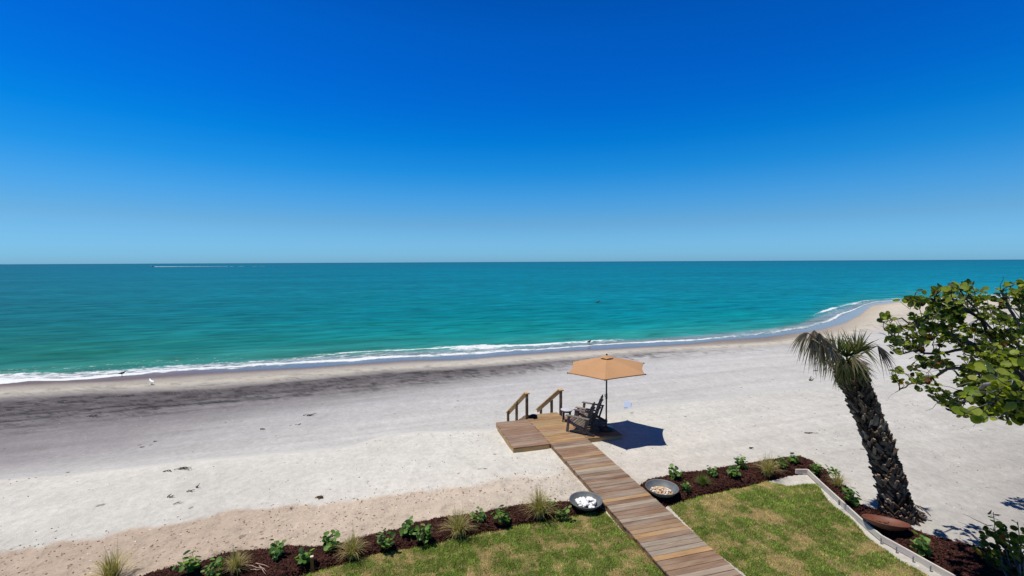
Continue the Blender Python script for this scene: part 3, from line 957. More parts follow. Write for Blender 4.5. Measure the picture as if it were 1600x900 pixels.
cp = MB(); na, nt = 10, 8
for k in range(6):
    vs = []; a_s = [.10 + .90 * i / (na - 1) for i in range(na)]
    for a in a_s:
        for t in range(nt + 1): vs.append(canopy_pt(k, t / nt, a))
    fs = [(i * (nt + 1) + j, i * (nt + 1) + j + 1, (i + 1) * (nt + 1) + j + 1, (i + 1) * (nt + 1) + j) for i in range(na - 1) for j in range(nt)]
    cp.add(vs, fs, (1, 1, 1), True)
    # hem
    hv = []
    for t in range(nt + 1):
        p_ = canopy_pt(k, t / nt, 1.0); hv += [p_, p_ - Vector((0, 0, .03))]
    cp.add(hv, [(2 * i, 2 * i + 1, 2 * i + 3, 2 * i + 2) for i in range(nt)], (1, 1, 1), True)
can = cp.build('canopy', M['canopy'], um)
vt = MB()
for k in range(6):
    vs = [Vector((0, 0, 2.455))]
    for t in range(5):
        p_ = canopy_pt(k, t / 4, .165); lift_ = .030 + .022 * math.sin(math.pi * t / 4)
        vs.append(Vector((p_.x, p_.y, p_.z + lift_)))
    vt.add(vs, [(0, i + 1, i + 2) for i in range(4)], (1, 1, 1), True)
vt.build('vent', M['canopy'], can)
po = MB(); po.tube([(0, 0, .05), (0, 0, 1.2), (0, 0, 2.42)], .026, 12); po.build('pole', M['dark_metal'], um)
po = MB(); po.lathe([(0, 2.43), (.02, 2.43), (.028, 2.455), (.03, 2.475), (.012, 2.50), (0, 2.505)], 12); po.build('finial', M['dark_metal'], um)
po = MB(); po.lathe([(0, 1.0), (.03, 1.0), (.036, 1.05), (.036, 1.15), (.028, 1.2), (.0, 1.2)], 12)
po.tube([(0, 0, 1.10), (-.06, -.02, 1.10), (-.06, -.02, 1.17)], .009, 6); po.build('crank', M['dark_metal'], um)
for k in range(6):
    a = A0 + k * math.pi / 3; rb = MB()
    pts_ = []
    for i in range(6):
        p_ = canopy_pt(k, 0, .08 + .94 * i / 5); pts_.append(p_ - Vector((0, 0, .016)))
    rb.tube(pts_, .008, 5)
    m_ = canopy_pt(k, 0, .5); rb.tube([(0.02 * math.cos(a), .02 * math.sin(a), 1.86), m_ - Vector((0, 0, .02))], .006, 5)
    e_ = canopy_pt(k, 0, 1.0); rb.box(e_ + Vector((math.cos(a) * .015, math.sin(a) * .015, -.01)), (.035, .035, .03))
    rb.build('rib', M['dark_metal'], um)
bs = MB(); bs.lathe([(0, 0), (.26, 0), (.265, .03), (.25, .06), (.10, .09), (.05, .11), (.032, .13), (.032, .36), (0, .36)], 28); bs.build('base', M['dark_metal'], um)

# ------------------------------------------------------------------ deck chairs and side table
GW = [(98, 88, 80), (108, 98, 88), (86, 78, 72), (118, 106, 96)]
gw = lambda b=1.0: tuple(v * b * random.uniform(.85, 1.1) for v in s2l(random.choice(GW)))


def make_chair(label, loc, rz):
    """folding adirondack chair; local -y is the front"""
    t = thing('adirondack_chair', label, 'chair', loc, rz, 'adirondack chairs')
    # seat: curved slats from front edge back and down
    sl = MB()
    for i in range(8):
        f_ = i / 7
        y = -.36 + .50 * f_; z = .37 - .17 * f_ - .02 * math.sin(f_ * math.pi)
        sl.box((0, y, z), (.52, .058, .018), Matrix.Rotation(-.33, 3, 'X'), gw(1.2))
    sl.build('seat', M['grey_wood'], t)
    bk = MB()
    th = math.radians(17)
    up = Vector((0, math.sin(th), math.cos(th)))
    for i in range(7):
        x = (i - 3) * .075
        L_ = .88 - .030 * (i - 3) ** 2 * .9
        a = Vector((x * .88, .15, .17)); b = a + up * L_ + Vector((x * .18, 0, 0))
        bk.bar(a, b, .062, .017, up=(0, -1, .4), col=gw(.9))
    bk.bar((-.27, .15 + .30 * math.sin(th) + .03, .19 + .30 * math.cos(th)), (.27, .15 + .30 * math.sin(th) + .03, .19 + .30 * math.cos(th)), .05, .02, up=(0, -1, .3), col=gw())
    bk.bar((-.24, .15 + .62 * math.sin(th) + .025, .17 + .62 * math.cos(th)), (.24, .15 + .62 * math.sin(th) + .025, .17 + .62 * math.cos(th)), .05, .02, up=(0, -1, .3), col=gw())
    bk.build('backrest', M['grey_wood'], t)
    for s_ in (-1, 1):
        ar = MB(); ar.bar((s_ * .32, -.42, .555), (s_ * .31, .36, .535), .12, .02, col=gw(1.5)); ar.build('armrest', M['grey_wood'], t)
        lg = MB(); lg.bar((s_ * .285, -.39, 0), (s_ * .285, -.33, .545), .028, .085, up=(0, -1, 0), col=gw()); lg.build('leg', M['grey_wood'], t)
        lg = MB(); lg.bar((s_ * .255, -.40, .36), (s_ * .255, .50, 0.015), .026, .085, up=(0, 0, 1), col=gw(1.25)); lg.build('leg', M['grey_wood'], t)
        lg = MB(); lg.bar((s_ * .285, .33, .53), (s_ * .285, .20, .12), .026, .06, up=(0, 1, 0), col=gw()); lg.build('arm_support', M['grey_wood'], t)
        lg = MB(); lg.bar((s_ * .23, -.33, .02), (s_ * .23, .22, .16), .022, .05, up=(0, 0, 1), col=gw(1.1)); lg.build('stretcher', M['grey_wood'], t)
    return t


# faces the sea, seen almost in profile
make_chair('weathered grey adirondack chair nearest the boardwalk, in front of the other', (2.24, 14.42, DECK), math.radians(-121))
c2 = make_chair('weathered grey adirondack chair farther from the camera, behind the near one', (2.66, 15.22, DECK), math.radians(-119))
tb = thing('side_table', 'small round grey table with pale top beside the stair post', 'table', (1.86, 15.36, DECK))
tp = MB(); tp.lathe([(0, .385), (.20, .385), (.208, .395), (.208, .408), (.20, .415), (0, .416)], 24, col=s2l((176, 176, 182))); tp.build('table_top', M['grey_wood'], tb)
ap = MB(); ap.lathe([(.165, .33), (.172, .33), (.172, .384), (.165, .384)], 20, col=s2l((84, 74, 68))); ap.build('apron', M['grey_wood'], tb)
for k in range(4):
    a = math.radians(30 + 90 * k); lg = MB()
    lg.bar((.165 * math.cos(a), .165 * math.sin(a), 0), (.15 * math.cos(a), .15 * math.sin(a), .384), .036, .036, up=(math.cos(a), math.sin(a), 0), col=s2l((84, 74, 68))); lg.build('leg', M['grey_wood'], tb)

# ------------------------------------------------------------------ fire bowls
BPROF = lambda r, d: [(0, .0), (r * .35, .0), (r * .62, d * .22), (r * .84, d * .58), (r * .97, d * .95), (r, d), (r * .985, d + .012), (r * .955, d * .96), (r * .82, d * .60), (r * .60, d * .27), (r * .33, .045), (0, .04)]


def rock(mb, c, s, col):
    """irregular rounded pebble"""
    vs = []; n1_, n2_ = 5, 7
    ax = (random.uniform(.8, 1.3), random.uniform(.7, 1.0), random.uniform(.5, .8))
    Mx = Matrix.Rotation(random.uniform(0, 6.3), 3, 'Z') @ Matrix.Rotation(random.uniform(-.5, .5), 3, 'X')
    for i in range(1, n1_):
        th_ = math.pi * i / n1_
        for k in range(n2_):
            a = 2 * math.pi * k / n2_; r = random.uniform(.85, 1.12)
            vs.append(Vector(c) + Mx @ Vector((ax[0] * r * math.sin(th_) * math.cos(a), ax[1] * r * math.sin(th_) * math.sin(a), ax[2] * math.cos(th_))) * s)
    vs.append(Vector(c) + Mx @ Vector((0, 0, ax[2])) * s); vs.append(Vector(c) + Mx @ Vector((0, 0, -ax[2])) * s)
    fs = [(i * n2_ + k, (i + 1) * n2_ + k, (i + 1) * n2_ + (k + 1) % n2_, i * n2_ + (k + 1) % n2_) for i in range(n1_ - 2) for k in range(n2_)]
    T = len(vs) - 2; B = len(vs) - 1; e = (n1_ - 2) * n2_
    fs += [(T, k, (k + 1) % n2_) for k in range(n2_)] + [(B, e + (k + 1) % n2_, e + k) for k in range(n2_)]
    mb.add(vs, fs, col, True)


def bowl(label, px, py, r, d, zb):
    c = G(px, py, zb + d)
    m = MB(); m.lathe(BPROF(r, d), 40)
    o = m.build('fire_bowl', M['bowl'], None, (c.x, c.y, zb))
    tag(o, label, 'bowl', 'shallow metal fire bowls')
    return c


bc = bowl('dark shallow metal bowl of white stones left of the boardwalk', 915.5, 781, .375, .17, ZB + .045)
for k in range(60):
    a = random.uniform(0, 6.28); rr = .235 * math.sqrt(random.random()); hh = .095 + .05 * (1 - (rr / .235) ** 2) * random.random() + .02
    m = MB(); s_ = random.uniform(.034, .054); w_c = random.uniform(.70, .84); rock(m, (0, 0, 0), s_, (w_c, w_c * .985, w_c * .96))
    tag(m.build('white_stone', M['stone'], None, (bc.x + rr * math.cos(a) + .02, bc.y + rr * math.sin(a) - .03, ZB + .045 + hh)), 'white stone heaped in the dark bowl left of the boardwalk', 'stone', 'white stones heaped in the left bowl')
bc = bowl('dark shallow metal bowl of pink and brown stones right of the boardwalk', 1034.5, 761, .385, .18, ZB + .045)
for k in range(46):
    a = random.uniform(0, 6.28); rr = .23 * math.sqrt(random.random()); hh = .07 + .045 * (1 - (rr / .23) ** 2) * random.random() + .02
    m = MB(); s_ = random.uniform(.022, .042)
    rock(m, (0, 0, 0), s_, tuple(v * .8 for v in s2l(random.choice([(232, 214, 196), (222, 196, 178), (240, 230, 220), (226, 204, 184), (150, 110, 90), (236, 222, 206)]))))
    tag(m.build('mixed_stone', M['stone'], None, (bc.x + rr * math.cos(a) - .03, bc.y + rr * math.sin(a) - .02, ZB + .045 + hh)), 'pinkish stone lying in the dark bowl right of the boardwalk', 'stone', 'mixed stones lying in the right bowl')
sandm = MB(); sandm.lathe([(0, .10), (.12, .098), (.2, .082), (.255, .065)], 20, col=tuple(v * .7 for v in s2l((206, 176, 132))))
tag(sandm.build('bowl_sand', M['debris'], None, (bc.x + .0, bc.y + .03, ZB + .045)), 'tan sand bedding the stones in the right bowl', 'sand', kind='stuff')
# rusted bowl, tipped against the edging
rb_c = G(1384, 817, ZB + .2)
m = MB(); m.lathe(BPROF(.40, .15), 40)
o = m.build('fire_bowl', M['rust'], None, (rb_c.x, rb_c.y - .02, ZB + .09))
o.rotation_euler = Matrix(((1, 0, 0), (0, 1, 0), (0, 0, 1))).to_euler()
axis = Vector((.83, -.55, 0)).normalized()
o.rotation_euler = Vector((.10, .24, 1)).to_track_quat('Z', 'Y').to_euler()
tag(o, 'rust brown shallow bowl tipped over at the foot of the palm', 'bowl', 'shallow metal fire bowls')

# ------------------------------------------------------------------ garden edging of pale boards
ed = thing('garden_edging', 'low pale board edging between the lawn and the right mulch bed', 'edging', tuple(G(1264, 736)))
e0 = Vector(ed.location)
ep = [(1243, 740), (1262, 740), (1288, 765), (1312, 787), (1345, 818), (1377, 845), (1402, 859), (1427, 873), (1455, 889), (1489, 908), (1530, 932), (1580, 960)]
for i in range(len(ep) - 1):
    a = G(*ep[i]) - e0; b = G(*ep[i + 1]) - e0
    b_o = MB(); cl = tuple(v * random.uniform(.93, 1.0) for v in (.56, .50, .44))
    b_o.bar(a + Vector((0, 0, .06)), b + Vector((0, 0, .06)), .035, .12, col=cl); b_o.build('edging_board', M['board'], ed)
for x, y in ((1311, 787), (1377, 847), (1401, 861), (1427, 876), (1454, 891)):
    a = G(x, y) - e0; p_ = MB(); p_.box(a + Vector((-.028, -.028, .04)), (.022, .03, .14), Matrix.Rotation(-.7, 3, 'Z'), (.26, .24, .23)); p_.build('edging_stake', M['board'], ed)

# ------------------------------------------------------------------ plants of the beds
SG = [(122, 164, 78), (104, 148, 66), (78, 118, 52), (148, 184, 100), (62, 98, 44), (136, 172, 92)]


def lc(pal, f0=.8, f1=1.15):
    f_ = random.uniform(f0, f1) / ALB
    return tuple(v * f_ for v in s2l(random.choice(pal)))


def make_seedling(seed, nst=5, h=.34, spread=.2):
    random.seed(seed)
    t = thing('sea_grape_plant', 'x', 'plant', group='young sea grape plants in the beds')
    st = MB(); lf = MB()
    for i in range(nst):
        a = random.uniform(0, 6.28); hh = h * random.uniform(.55, 1.1); sp = spread * random.uniform(.2, 1.0)
        p0_ = Vector((random.uniform(-.06, .06), random.uniform(-.06, .06), -.04)); p1_ = p0_ + Vector((math.cos(a) * sp, math.sin(a) * sp, hh))
        md = (p0_ + p1_) / 2 + Vector((0, 0, hh * .12))
        st.tube([p0_, md, p1_], [.007, .006, .004], 5, lc([(110, 84, 60)]))
        for k in range(6):
            f_ = .25 + .75 * k / 5
            c = p0_.lerp(p1_, f_); ang = a + (1 if k % 2 else -1) * 1.3 + random.uniform(-.6, .6)
            dr = Vector((math.cos(ang), math.sin(ang), random.uniform(.1, .7)))
            r = random.uniform(.042, .068)
            nr = Vector((random.gauss(0, .5), random.gauss(0, .5) - .15, 1.0))
            lf.leaf(c + dr * (r * 1.1), nr, r, lc(SG), dr, .22)
    st.build('stem', M['bark'], t); lf.build('leaves', M['leaf'], t)
    return t


def make_tuft(seed, h=.66, n=230, spread=.46, pal=((192, 178, 112), (168, 164, 96), (216, 196, 138), (136, 142, 78), (224, 202, 150))):
    random.seed(seed)
    t = thing('grass_tuft', 'x', 'ornamental grass', group='ornamental grass tufts in the beds')
    for part, frac, hs in (('blades', 1.0, 1.0), ('seed_stalks', .12, 1.35)):
        mb = MB()
        for i in range(int(n * frac)):
            a = random.uniform(0, 6.28); L_ = h * random.uniform(.5, 1.05) * hs; out = spread * random.random() ** .7
            b0 = Vector((random.gauss(0, .035), random.gauss(0, .035), -.03))
            pts_ = []
            for k in range(5):
                f_ = k / 4
                pts_.append(b0 + Vector((math.cos(a) * out * f_ ** 1.6, math.sin(a) * out * f_ ** 1.6, L_ * (f_ - .62 * f_ ** 2.4 * (out / spread)))))
            w = random.uniform(.006, .010) * (.7 if part != 'blades' else 1)
            mb.strip(pts_, [w, w, w * .8, w * .55, .001], (-math.sin(a), math.cos(a), 0), lc(list(pal)))
        mb.build(part, M['frond'], t)
    return t


SL = 'young sea grape plant with round leaves, '
GT = 'ornamental grass tuft, '
MZ = ZB + .08
plants = [
    ('s', 302, 893, 1.15, SL + 'farthest left in the left bed'), ('s', 336, 899, .95, SL + 'just left of the tuft by the pale twigs'),
    ('t', 368, 893, .8, GT + 'low and brownish beside the pale bare twigs'), ('s', 432, 871, 1.0, SL + 'alone between twigs and stake in the left bed'),
    ('s', 478, 880, .95, SL + 'right behind the small wooden stake'), ('s', 516, 858, 1.05, SL + 'left of the rounded straw coloured tuft'),
    ('t', 550, 870, .9, GT + 'rounded, straw coloured, at the lawn edge in the left bed'), ('s', 604, 857, 1.1, SL + 'first of three close together mid left bed'),
    ('s', 636, 836, 1.0, SL + 'middle one of three close together, mid left bed'), ('s', 663, 846, 1.05, SL + 'last of three close together mid left bed'),
    ('t', 716, 836, 1.1, GT + 'tall olive and straw, in the middle of the left bed'), ('s', 746, 816, .9, SL + 'just right of the tall olive grass tuft'),
    ('s', 788, 818, 1.1, SL + 'between the two tall tufts'), ('t', 842, 806, 1.25, GT + 'tallest, near the white stones bowl'),
    ('s', 876, 808, .85, SL + 'next to the bowl of white stones'), ('s', 862, 792, .6, SL + 'small, behind the tallest tuft'),
    ('s', 1052, 748, 1.0, SL + 'right behind the bowl of pinkish stones'), ('s', 1072, 768, .7, SL + 'small, at right rim of pinkish stones bowl'),
    ('b', 1098, 757, .85, GT + 'green and dense, first in the right bed'), ('s', 1112, 744, .8, SL + 'behind the green dense grass tuft'),
    ('s', 1146, 745, .95, SL + 'nearer of a pair left of the arching tuft'), ('s', 1158, 731, .95, SL + 'farther of a pair left of the arching tuft'),
    ('t', 1199, 741, 1.05, GT + 'pale and arching above the lawn corner, right bed'), ('s', 1222, 731, .9, SL + 'between arching tuft and edging corner, right bed'),
    ('s', 1241, 724, .9, SL + 'at the far outer corner of the right bed'), ('s', 1276, 740, .8, SL + 'just outside the corner of the pale edging'),
    ('s', 1305, 745, .8, SL + 'behind the pale fluffy tuft along the edging'), ('t', 1310, 760, .75, GT + 'pale and fluffy, along the edging left of the palm'),
    ('s', 1330, 787, 1.1, SL + 'dark, in shade between edging and palm'), ('s', 1441, 866, 1.05, SL + 'bright green, in front of the rusty bowl'),
    ('t', 175, 908, 1.15, GT + 'alone on the sand at the lower left'),
]
protoS = [make_seedling(s, 5 + s % 3) for s in (1, 2, 3, 4)]
protoT = [make_tuft(s) for s in (11, 12)]
protoB = [make_tuft(15, .42, 300, .30, ((128, 146, 66), (124, 138, 64), (90, 112, 44)))]
used = set()
random.seed(5)
for i, (kd, x, y, s_, lab) in enumerate(plants):
    z = MZ if x > 200 else ZB - .0
    loc = G(x, y, z)
    lst = {'s': protoS, 't': protoT, 'b': protoB}[kd]
    pr = lst[i % len(lst)]
    s_ *= .86 if kd == 's' else 1.0
    loc = tuple(loc); rz = random.uniform(0, 6.28)
    if pr.name not in used:
        used.add(pr.name); pr.location = loc; pr.rotation_euler = (0, 0, rz); pr.scale = (s_,) * 3; pr['label'] = lab
    else:
        dup(pr, loc, rz, s_, lab)

# ------------------------------------------------------------------ small things in the bed and on the sand
def stick(mb, a, b, r, col, wig=.03, n=5):
    a = Vector(a); b = Vector(b); pts_ = []
    for i in range(n):
        f_ = i / (n - 1); p_ = a.lerp(b, f_)
        if 0 < i < n - 1: p_ += Vector((random.uniform(-wig, wig), random.uniform(-wig, wig), random.uniform(0, wig)))
        pts_.append(p_)
    mb.tube(pts_, [r * (1 - .6 * i / (n - 1)) for i in range(n)], 5, col)


tw = MB(); o0 = G(400, 889, MZ + .03); pale = s2l((176, 150, 132))
for a, b in (((385, 883), (416, 893)), ((392, 890), (414, 889)), ((400, 880), (420, 886)), ((405, 884), (415, 897))):
    stick(tw, G(*a, MZ + .02) - o0, G(*b, MZ + .05) - o0, .009, pale)
tag(tw.build('fallen_twigs', M['debris'], None, o0), 'pale bare twigs lying on the left mulch bed', 'twigs')
sk = MB(); q = G(488, 893, ZB + .03); sk.box((0, 0, .12), (.05, .05, .30), Matrix.Rotation(.3, 3, 'Z'), tuple(v / ALB for v in s2l((158, 110, 62)))); sk.box((0, 0, .278), (.052, .052, .02), Matrix.Rotation(.3, 3, 'Z'), s2l((206, 190, 160)))
tag(sk.build('wooden_stake', M['debris'], None, q), 'short tan wooden stake at the lawn edge of the left bed', 'stake')

DARK = [(72, 62, 56), (90, 76, 66), (108, 92, 80)]


def wrack(name, px, py, lpx, label, cat, npc=6, col=DARK, thick=.016, ang=None, hgt=.05):
    # find the sand under that spot
    z = .7 if py < fK(px) else ZB
    for _ in range(3):
        c = G(px, py, z); z = gz(c.x, c.y)
    c = G(px, py, z)
    L_ = lpx * c.y / FPX
    mb = MB()
    for i in range(npc):
        a = (ang if ang is not None else random.uniform(-.4, .4)) + random.uniform(-.5, .5)
        ctr = Vector((random.uniform(-.5, .5) * L_ * .8, random.uniform(-.3, .3) * L_ * .5, .012))
        dv = Vector((math.cos(a), math.sin(a), 0)) * L_ * random.uniform(.15, .45)
        stick(mb, ctr - dv, ctr + dv + Vector((0, 0, random.uniform(0, hgt))), thick * random.uniform(.6, 1.2), lc(col), L_ * .06)
    tag(mb.build(name, M['debris'], None, (c.x, c.y, z)), label, cat, 'driftwood and seaweed on the beach')


for a in [
    ('seaweed_clump', 146, 651, 18, 'black tangled seaweed clump beside the vehicle tracks', 'seaweed', 8, DARK, .014, None, .15),
    ('seaweed_clump', 290, 733, 27, 'long dark seaweed strand along the berm edge', 'seaweed', 9, DARK, .009, .0, .03),
    ('driftwood', 262, 737, 11, 'short dark driftwood piece left of the long seaweed strand', 'driftwood', 4),
    ('driftwood', 311, 762, 8, 'small upright forked driftwood on the pale berm', 'driftwood', 4, DARK, .014, None, .16),
    ('driftwood', 295, 768, 14, 'greyish flat driftwood left of the forked piece', 'driftwood', 4, [(128, 116, 106)], .012),
    ('seaweed_clump', 268, 777, 10, 'reddish curled seaweed clump on the pale berm', 'seaweed', 8, [(140, 92, 82), (110, 80, 70)], .008, None, .08),
    ('driftwood', 281, 787, 16, 'thin pale brown stick below the reddish seaweed', 'driftwood', 3, [(150, 128, 108)], .008),
    ('seaweed_clump', 499, 778, 11, 'round dark seaweed lump alone on the berm', 'seaweed', 9, [(104, 86, 68)], .018, None, .04),
    ('driftwood', 104, 741, 9, 'dark driftwood crumb on the berm edge at left', 'driftwood', 4),
    ('driftwood', 1270, 677, 18, 'thin dark stick on the sand left of the palm trunk', 'driftwood', 3, DARK, .012, -.12, .02),
    ('driftwood', 1268, 595, 6, 'small black driftwood stub left of the palm crown', 'driftwood', 4, DARK, .03, None, .3),
    ('driftwood', 1276, 580, 9, 'grey driftwood piece just left of the palm crown', 'driftwood', 3, [(120, 112, 108)], .03, -.3, .05),
    ('driftwood', 222, 699, 7, 'pale and dark twig on the grey lower beach', 'driftwood', 3, [(110, 100, 96)], .015),
    ('driftwood', 484, 649, 16, 'thin forked twig on the grey beach mid left', 'driftwood', 4, [(96, 90, 88)], .02, .5, .05),
    ('driftwood', 466, 664, 8, 'dark short twig below the forked twig', 'driftwood', 3),
    ('driftwood', 410, 671, 10, 'dark crumbled driftwood on the grey beach at left', 'driftwood', 4),
    ('driftwood', 1173, 701, 8, 'dark chip of wood on the sand behind the right bed', 'driftwood', 3),
    ('driftwood', 755, 733, 11, 'thin dark twig on the pale berm below the deck', 'driftwood', 2, DARK, .008, .0, .01),
    ('driftwood', 457, 795, 12, 'brown twig at the edge of the rough tan sand', 'driftwood', 3, [(120, 96, 78)], .008, .8, .03),
    ('driftwood', 242, 690, 6, 'short grey twig on the lower beach right of the pale one', 'driftwood', 3, [(100, 92, 88)], .014),
]: wrack(*a)

for (x0, y0), (x1, y1), lab in (((-6, 731), (23, 747), 'pale blue grey panel lying on the sand at the far left'), ((975, 627), (986, 636.5), 'small pale blue grey panel lying on the sand behind the umbrella')):
    cx_ = (x0 + x1) / 2
    z = .8
    for _ in range(3):
        c = G(cx_, y1, z); z = gz(c.x, c.y)
    pn = MB(); q = [G(x0, y1, z + .05) - c, G(x1, y1, z + .05) - c, G(x1, y0, z + .05) - c, G(x0, y0, z + .05) - c]
    q = [Vector((v.x, v.y, .05)) for v in q]
    for k in range(3):                                              # three boards side by side, on two battens
        a_, b_2 = k / 3 + .004, (k + 1) / 3 - .004
        A, B, C_, D_ = q[0].lerp(q[1], a_), q[0].lerp(q[1], b_2), q[3].lerp(q[2], b_2), q[3].lerp(q[2], a_)
        dn = Vector((0, 0, -.03))
        pn.add([A, B, C_, D_, A + dn, B + dn, C_ + dn, D_ + dn], [(0, 1, 2, 3), (4, 5, 1, 0), (5, 6, 2, 1), (6, 7, 3, 2), (7, 4, 0, 3)])
    for f_ in (.2, .8): pn.bar(q[0].lerp(q[3], f_) - Vector((0, 0, .05)), q[1].lerp(q[2], f_) - Vector((0, 0, .05)), .08, .04)
tag(pn.build('marker_panel', M['panel'], None, (c.x, c.y, z - .01)), lab, 'panel', 'pale panels on the beach')

# ------------------------------------------------------------------ birds
def bird(px, py, z, s_, label, body, wing, rz, flying=False, legs=True):
    c = G(px, py, z)
    t = thing('bird', label, 'bird', tuple(c), rz, 'birds along the shore')
    L_ = s_; h = .45 * L_ if legs else .1 * L_
    b = MB()
    b.tube([(-.5 * L_, 0, h), (-.3 * L_, 0, h + .03 * L_), (0, 0, h + .06 * L_), (.25 * L_, 0, h + .12 * L_), (.36 * L_, 0, h + .26 * L_), (.45 * L_, 0, h + .31 * L_), (.53 * L_, 0, h + .30 * L_), (.68 * L_, 0, h + .28 * L_)],
           [.02 * L_, .09 * L_, .16 * L_, .13 * L_, .07 * L_, .075 * L_, .05 * L_, .008 * L_], 8, body)
    b.build('body', M['debris'], t)
    for k in (-1, 1):
        w = MB()
        if flying:
            w.add([(.15 * L_, k * .1 * L_, h + .12 * L_), (.2 * L_, k * .6 * L_, h + .35 * L_), (-.05 * L_, k * 1.1 * L_, h + .25 * L_), (-.2 * L_, k * .5 * L_, h + .25 * L_), (-.25 * L_, k * .1 * L_, h + .1 * L_)], [(0, 1, 2, 3, 4)], wing)
        else:
            w.add([(.22 * L_, k * .13 * L_, h + .12 * L_), (0, k * .18 * L_, h + .16 * L_), (-.55 * L_, k * .05 * L_, h + .02 * L_), (-.1 * L_, k * .17 * L_, h - .03 * L_)], [(0, 1, 2, 3)], wing)
        w.build('wing', M['debris'], t)
        if legs:
            g_ = MB(); g_.tube([(.02 * L_, k * .06 * L_, -.01), (.0, k * .06 * L_, h)], .018 * L_, 4, (.1, .08, .05)); g_.build('leg', M['debris'], t)
    return t


bird(190.5, 588.3, .02, .46, 'dark bird standing in the foam at the left water edge', (.03, .03, .03), (.02, .02, .02), .2)
bird(237, 602.5, .24, .5, 'white bird standing on the pale sand near the water', (.85, .85, .85), (.8, .8, .8), 2.6)
bird(920.5, 537.8, .04, .5, 'small dark bird standing in the breaking foam beyond the umbrella', (.05, .05, .05), (.04, .04, .04), .4)
bird(933.5, 473, .0, 1.0, 'dark bird floating offshore above the umbrella', (.08, .10, .11), (.03, .03, .03), .3, False, False)

# ------------------------------------------------------------------ motor boat with its wake
bo = G(238, 416.9, 0)
bt = thing('motorboat', 'small white motorboat running left near the horizon', 'boat', tuple(bo), math.pi)
hb = MB(); sec = [(-5.5, 1.5, .1, 1.25), (-2, 1.65, 0, 1.3), (2.5, 1.4, 0, 1.55), (4.8, .6, .5, 1.85), (5.8, .05, 1.5, 2.0)]
vs = []
for x, w, zk, zs_ in sec: vs += [(x, -w, zs_), (x, -w * .75, zk + .15), (x, 0, zk - .2), (x, w * .75, zk + .15), (x, w, zs_)]
fs = [(i * 5 + j, i * 5 + j + 1, (i + 1) * 5 + j + 1, (i + 1) * 5 + j) for i in range(4) for j in range(4)] + [(0, 1, 2, 3, 4)] + [(i * 5 + 4, i * 5, (i + 1) * 5, (i + 1) * 5 + 4) for i in range(4)]
hb.add(vs, fs, (.55, .6, .62)); hb.build('hull', M['paint'], bt)
cb = MB(); cb.box((.2, 0, 1.75), (1.6, 1.1, 1.0), None, (.5, .5, .5)); cb.build('console', M['paint'], bt)
tt_ = MB(); tt_.box((-.1, 0, 3.35), (2.6, 2.0, .14), None, (.75, .78, .8))
for x in (-1.1, .9):
    for y in (-.8, .8): tt_.tube([(x, y, 1.2), (x, y, 3.3)], .05, 6, (.4, .4, .4))
tt_.build('canopy_top', M['paint'], bt)
eg = MB(); eg.box((-5.8, 0, 1.1), (.7, .6, 1.2), None, (.05, .05, .05)); eg.build('engine', M['paint'], bt)
ws = MB(); ws.add([(1.0, -.6, 2.2), (1.0, .6, 2.2), (.7, .5, 2.9), (.7, -.5, 2.9)], [(0, 1, 2, 3)]); ws.build('windscreen', M['glass'], bt)
wk = MB(); w0 = G(241, 416.9, 0)
nseg = 60
for i in range(nseg):
    f0 = i / nseg; f1 = (i + .98) / nseg
    if f0 > .55 and random.random() < .45: continue
    x0 = 6 + f0 * 300; x1 = 6 + f1 * 300
    wd0 = 2.0 + 5 * f0; zz = .45 * (1 - f0) + .16
    br_ = (1 - f0) ** 1.0 * random.uniform(.75, 1) * .62 + .14
    vs = []
    for j, xx in enumerate((x0, x1)):
        jit = random.uniform(-.4, .4)
        vs += [(bo.x + xx, bo.y - wd0 + jit + xx * .02, .12), (bo.x + xx, bo.y + xx * .02, zz + random.uniform(0, .2)), (bo.x + xx, bo.y + wd0 + jit + xx * .02, .12)]
    wk.add(vs, [(0, 1, 4, 3), (1, 2, 5, 4)], (br_, br_ * 1.05, br_ * 1.08))
tag(wk.build('boat_wake', M['paint']), 'long white foam wake trailing right behind the motorboat', 'wake', kind='stuff')

# ------------------------------------------------------------------ leaning cabbage palm
random.seed(21)
pb = G(1404, 806)
palm = thing('palm_tree', 'leaning cabbage palm with rough booted trunk and ragged crown', 'palm', tuple(pb))
ctr = [(1404, 806, 9.63), (1396, 770, 9.66), (1384, 728, 9.70), (1368, 680, 9.78), (1350, 634, 9.9), (1335, 598, 10.0), (1324, 572, 10.08)]
cpts = [PY(*c) - pb for c in ctr]
cpts[0].z = -.15


def catm(pts_, n_):
    out = []
    for i in range(len(pts_) - 1):
        p0_ = pts_[max(i - 1, 0)]; p1_ = pts_[i]; p2_ = pts_[i + 1]; p3_ = pts_[min(i + 2, len(pts_) - 1)]
        for k in range(n_):
            t = k / n_
            out.append(.5 * ((2 * p1_) + (p2_ - p0_) * t + (2 * p0_ - 5 * p1_ + 4 * p2_ - p3_) * t * t + (3 * p1_ - p0_ - 3 * p2_ + p3_) * t ** 3))
    out.append(pts_[-1]); return out


cl_ = catm(cpts, 6)
nC = len(cl_)
rad = [(.285 if i < 5 else .255) + .03 * math.exp(-i / 2) + .02 * math.sin(i * .9) - (.13 * max(0, (i / nC - .72)) / .28) for i in range(nC)]
BK = [(112, 92, 74), (84, 68, 54), (134, 114, 94), (62, 50, 40), (156, 134, 110)]
tm = MB(); tm.tube(cl_, [r * .86 for r in rad], 18, lc([(46, 40, 35)]))
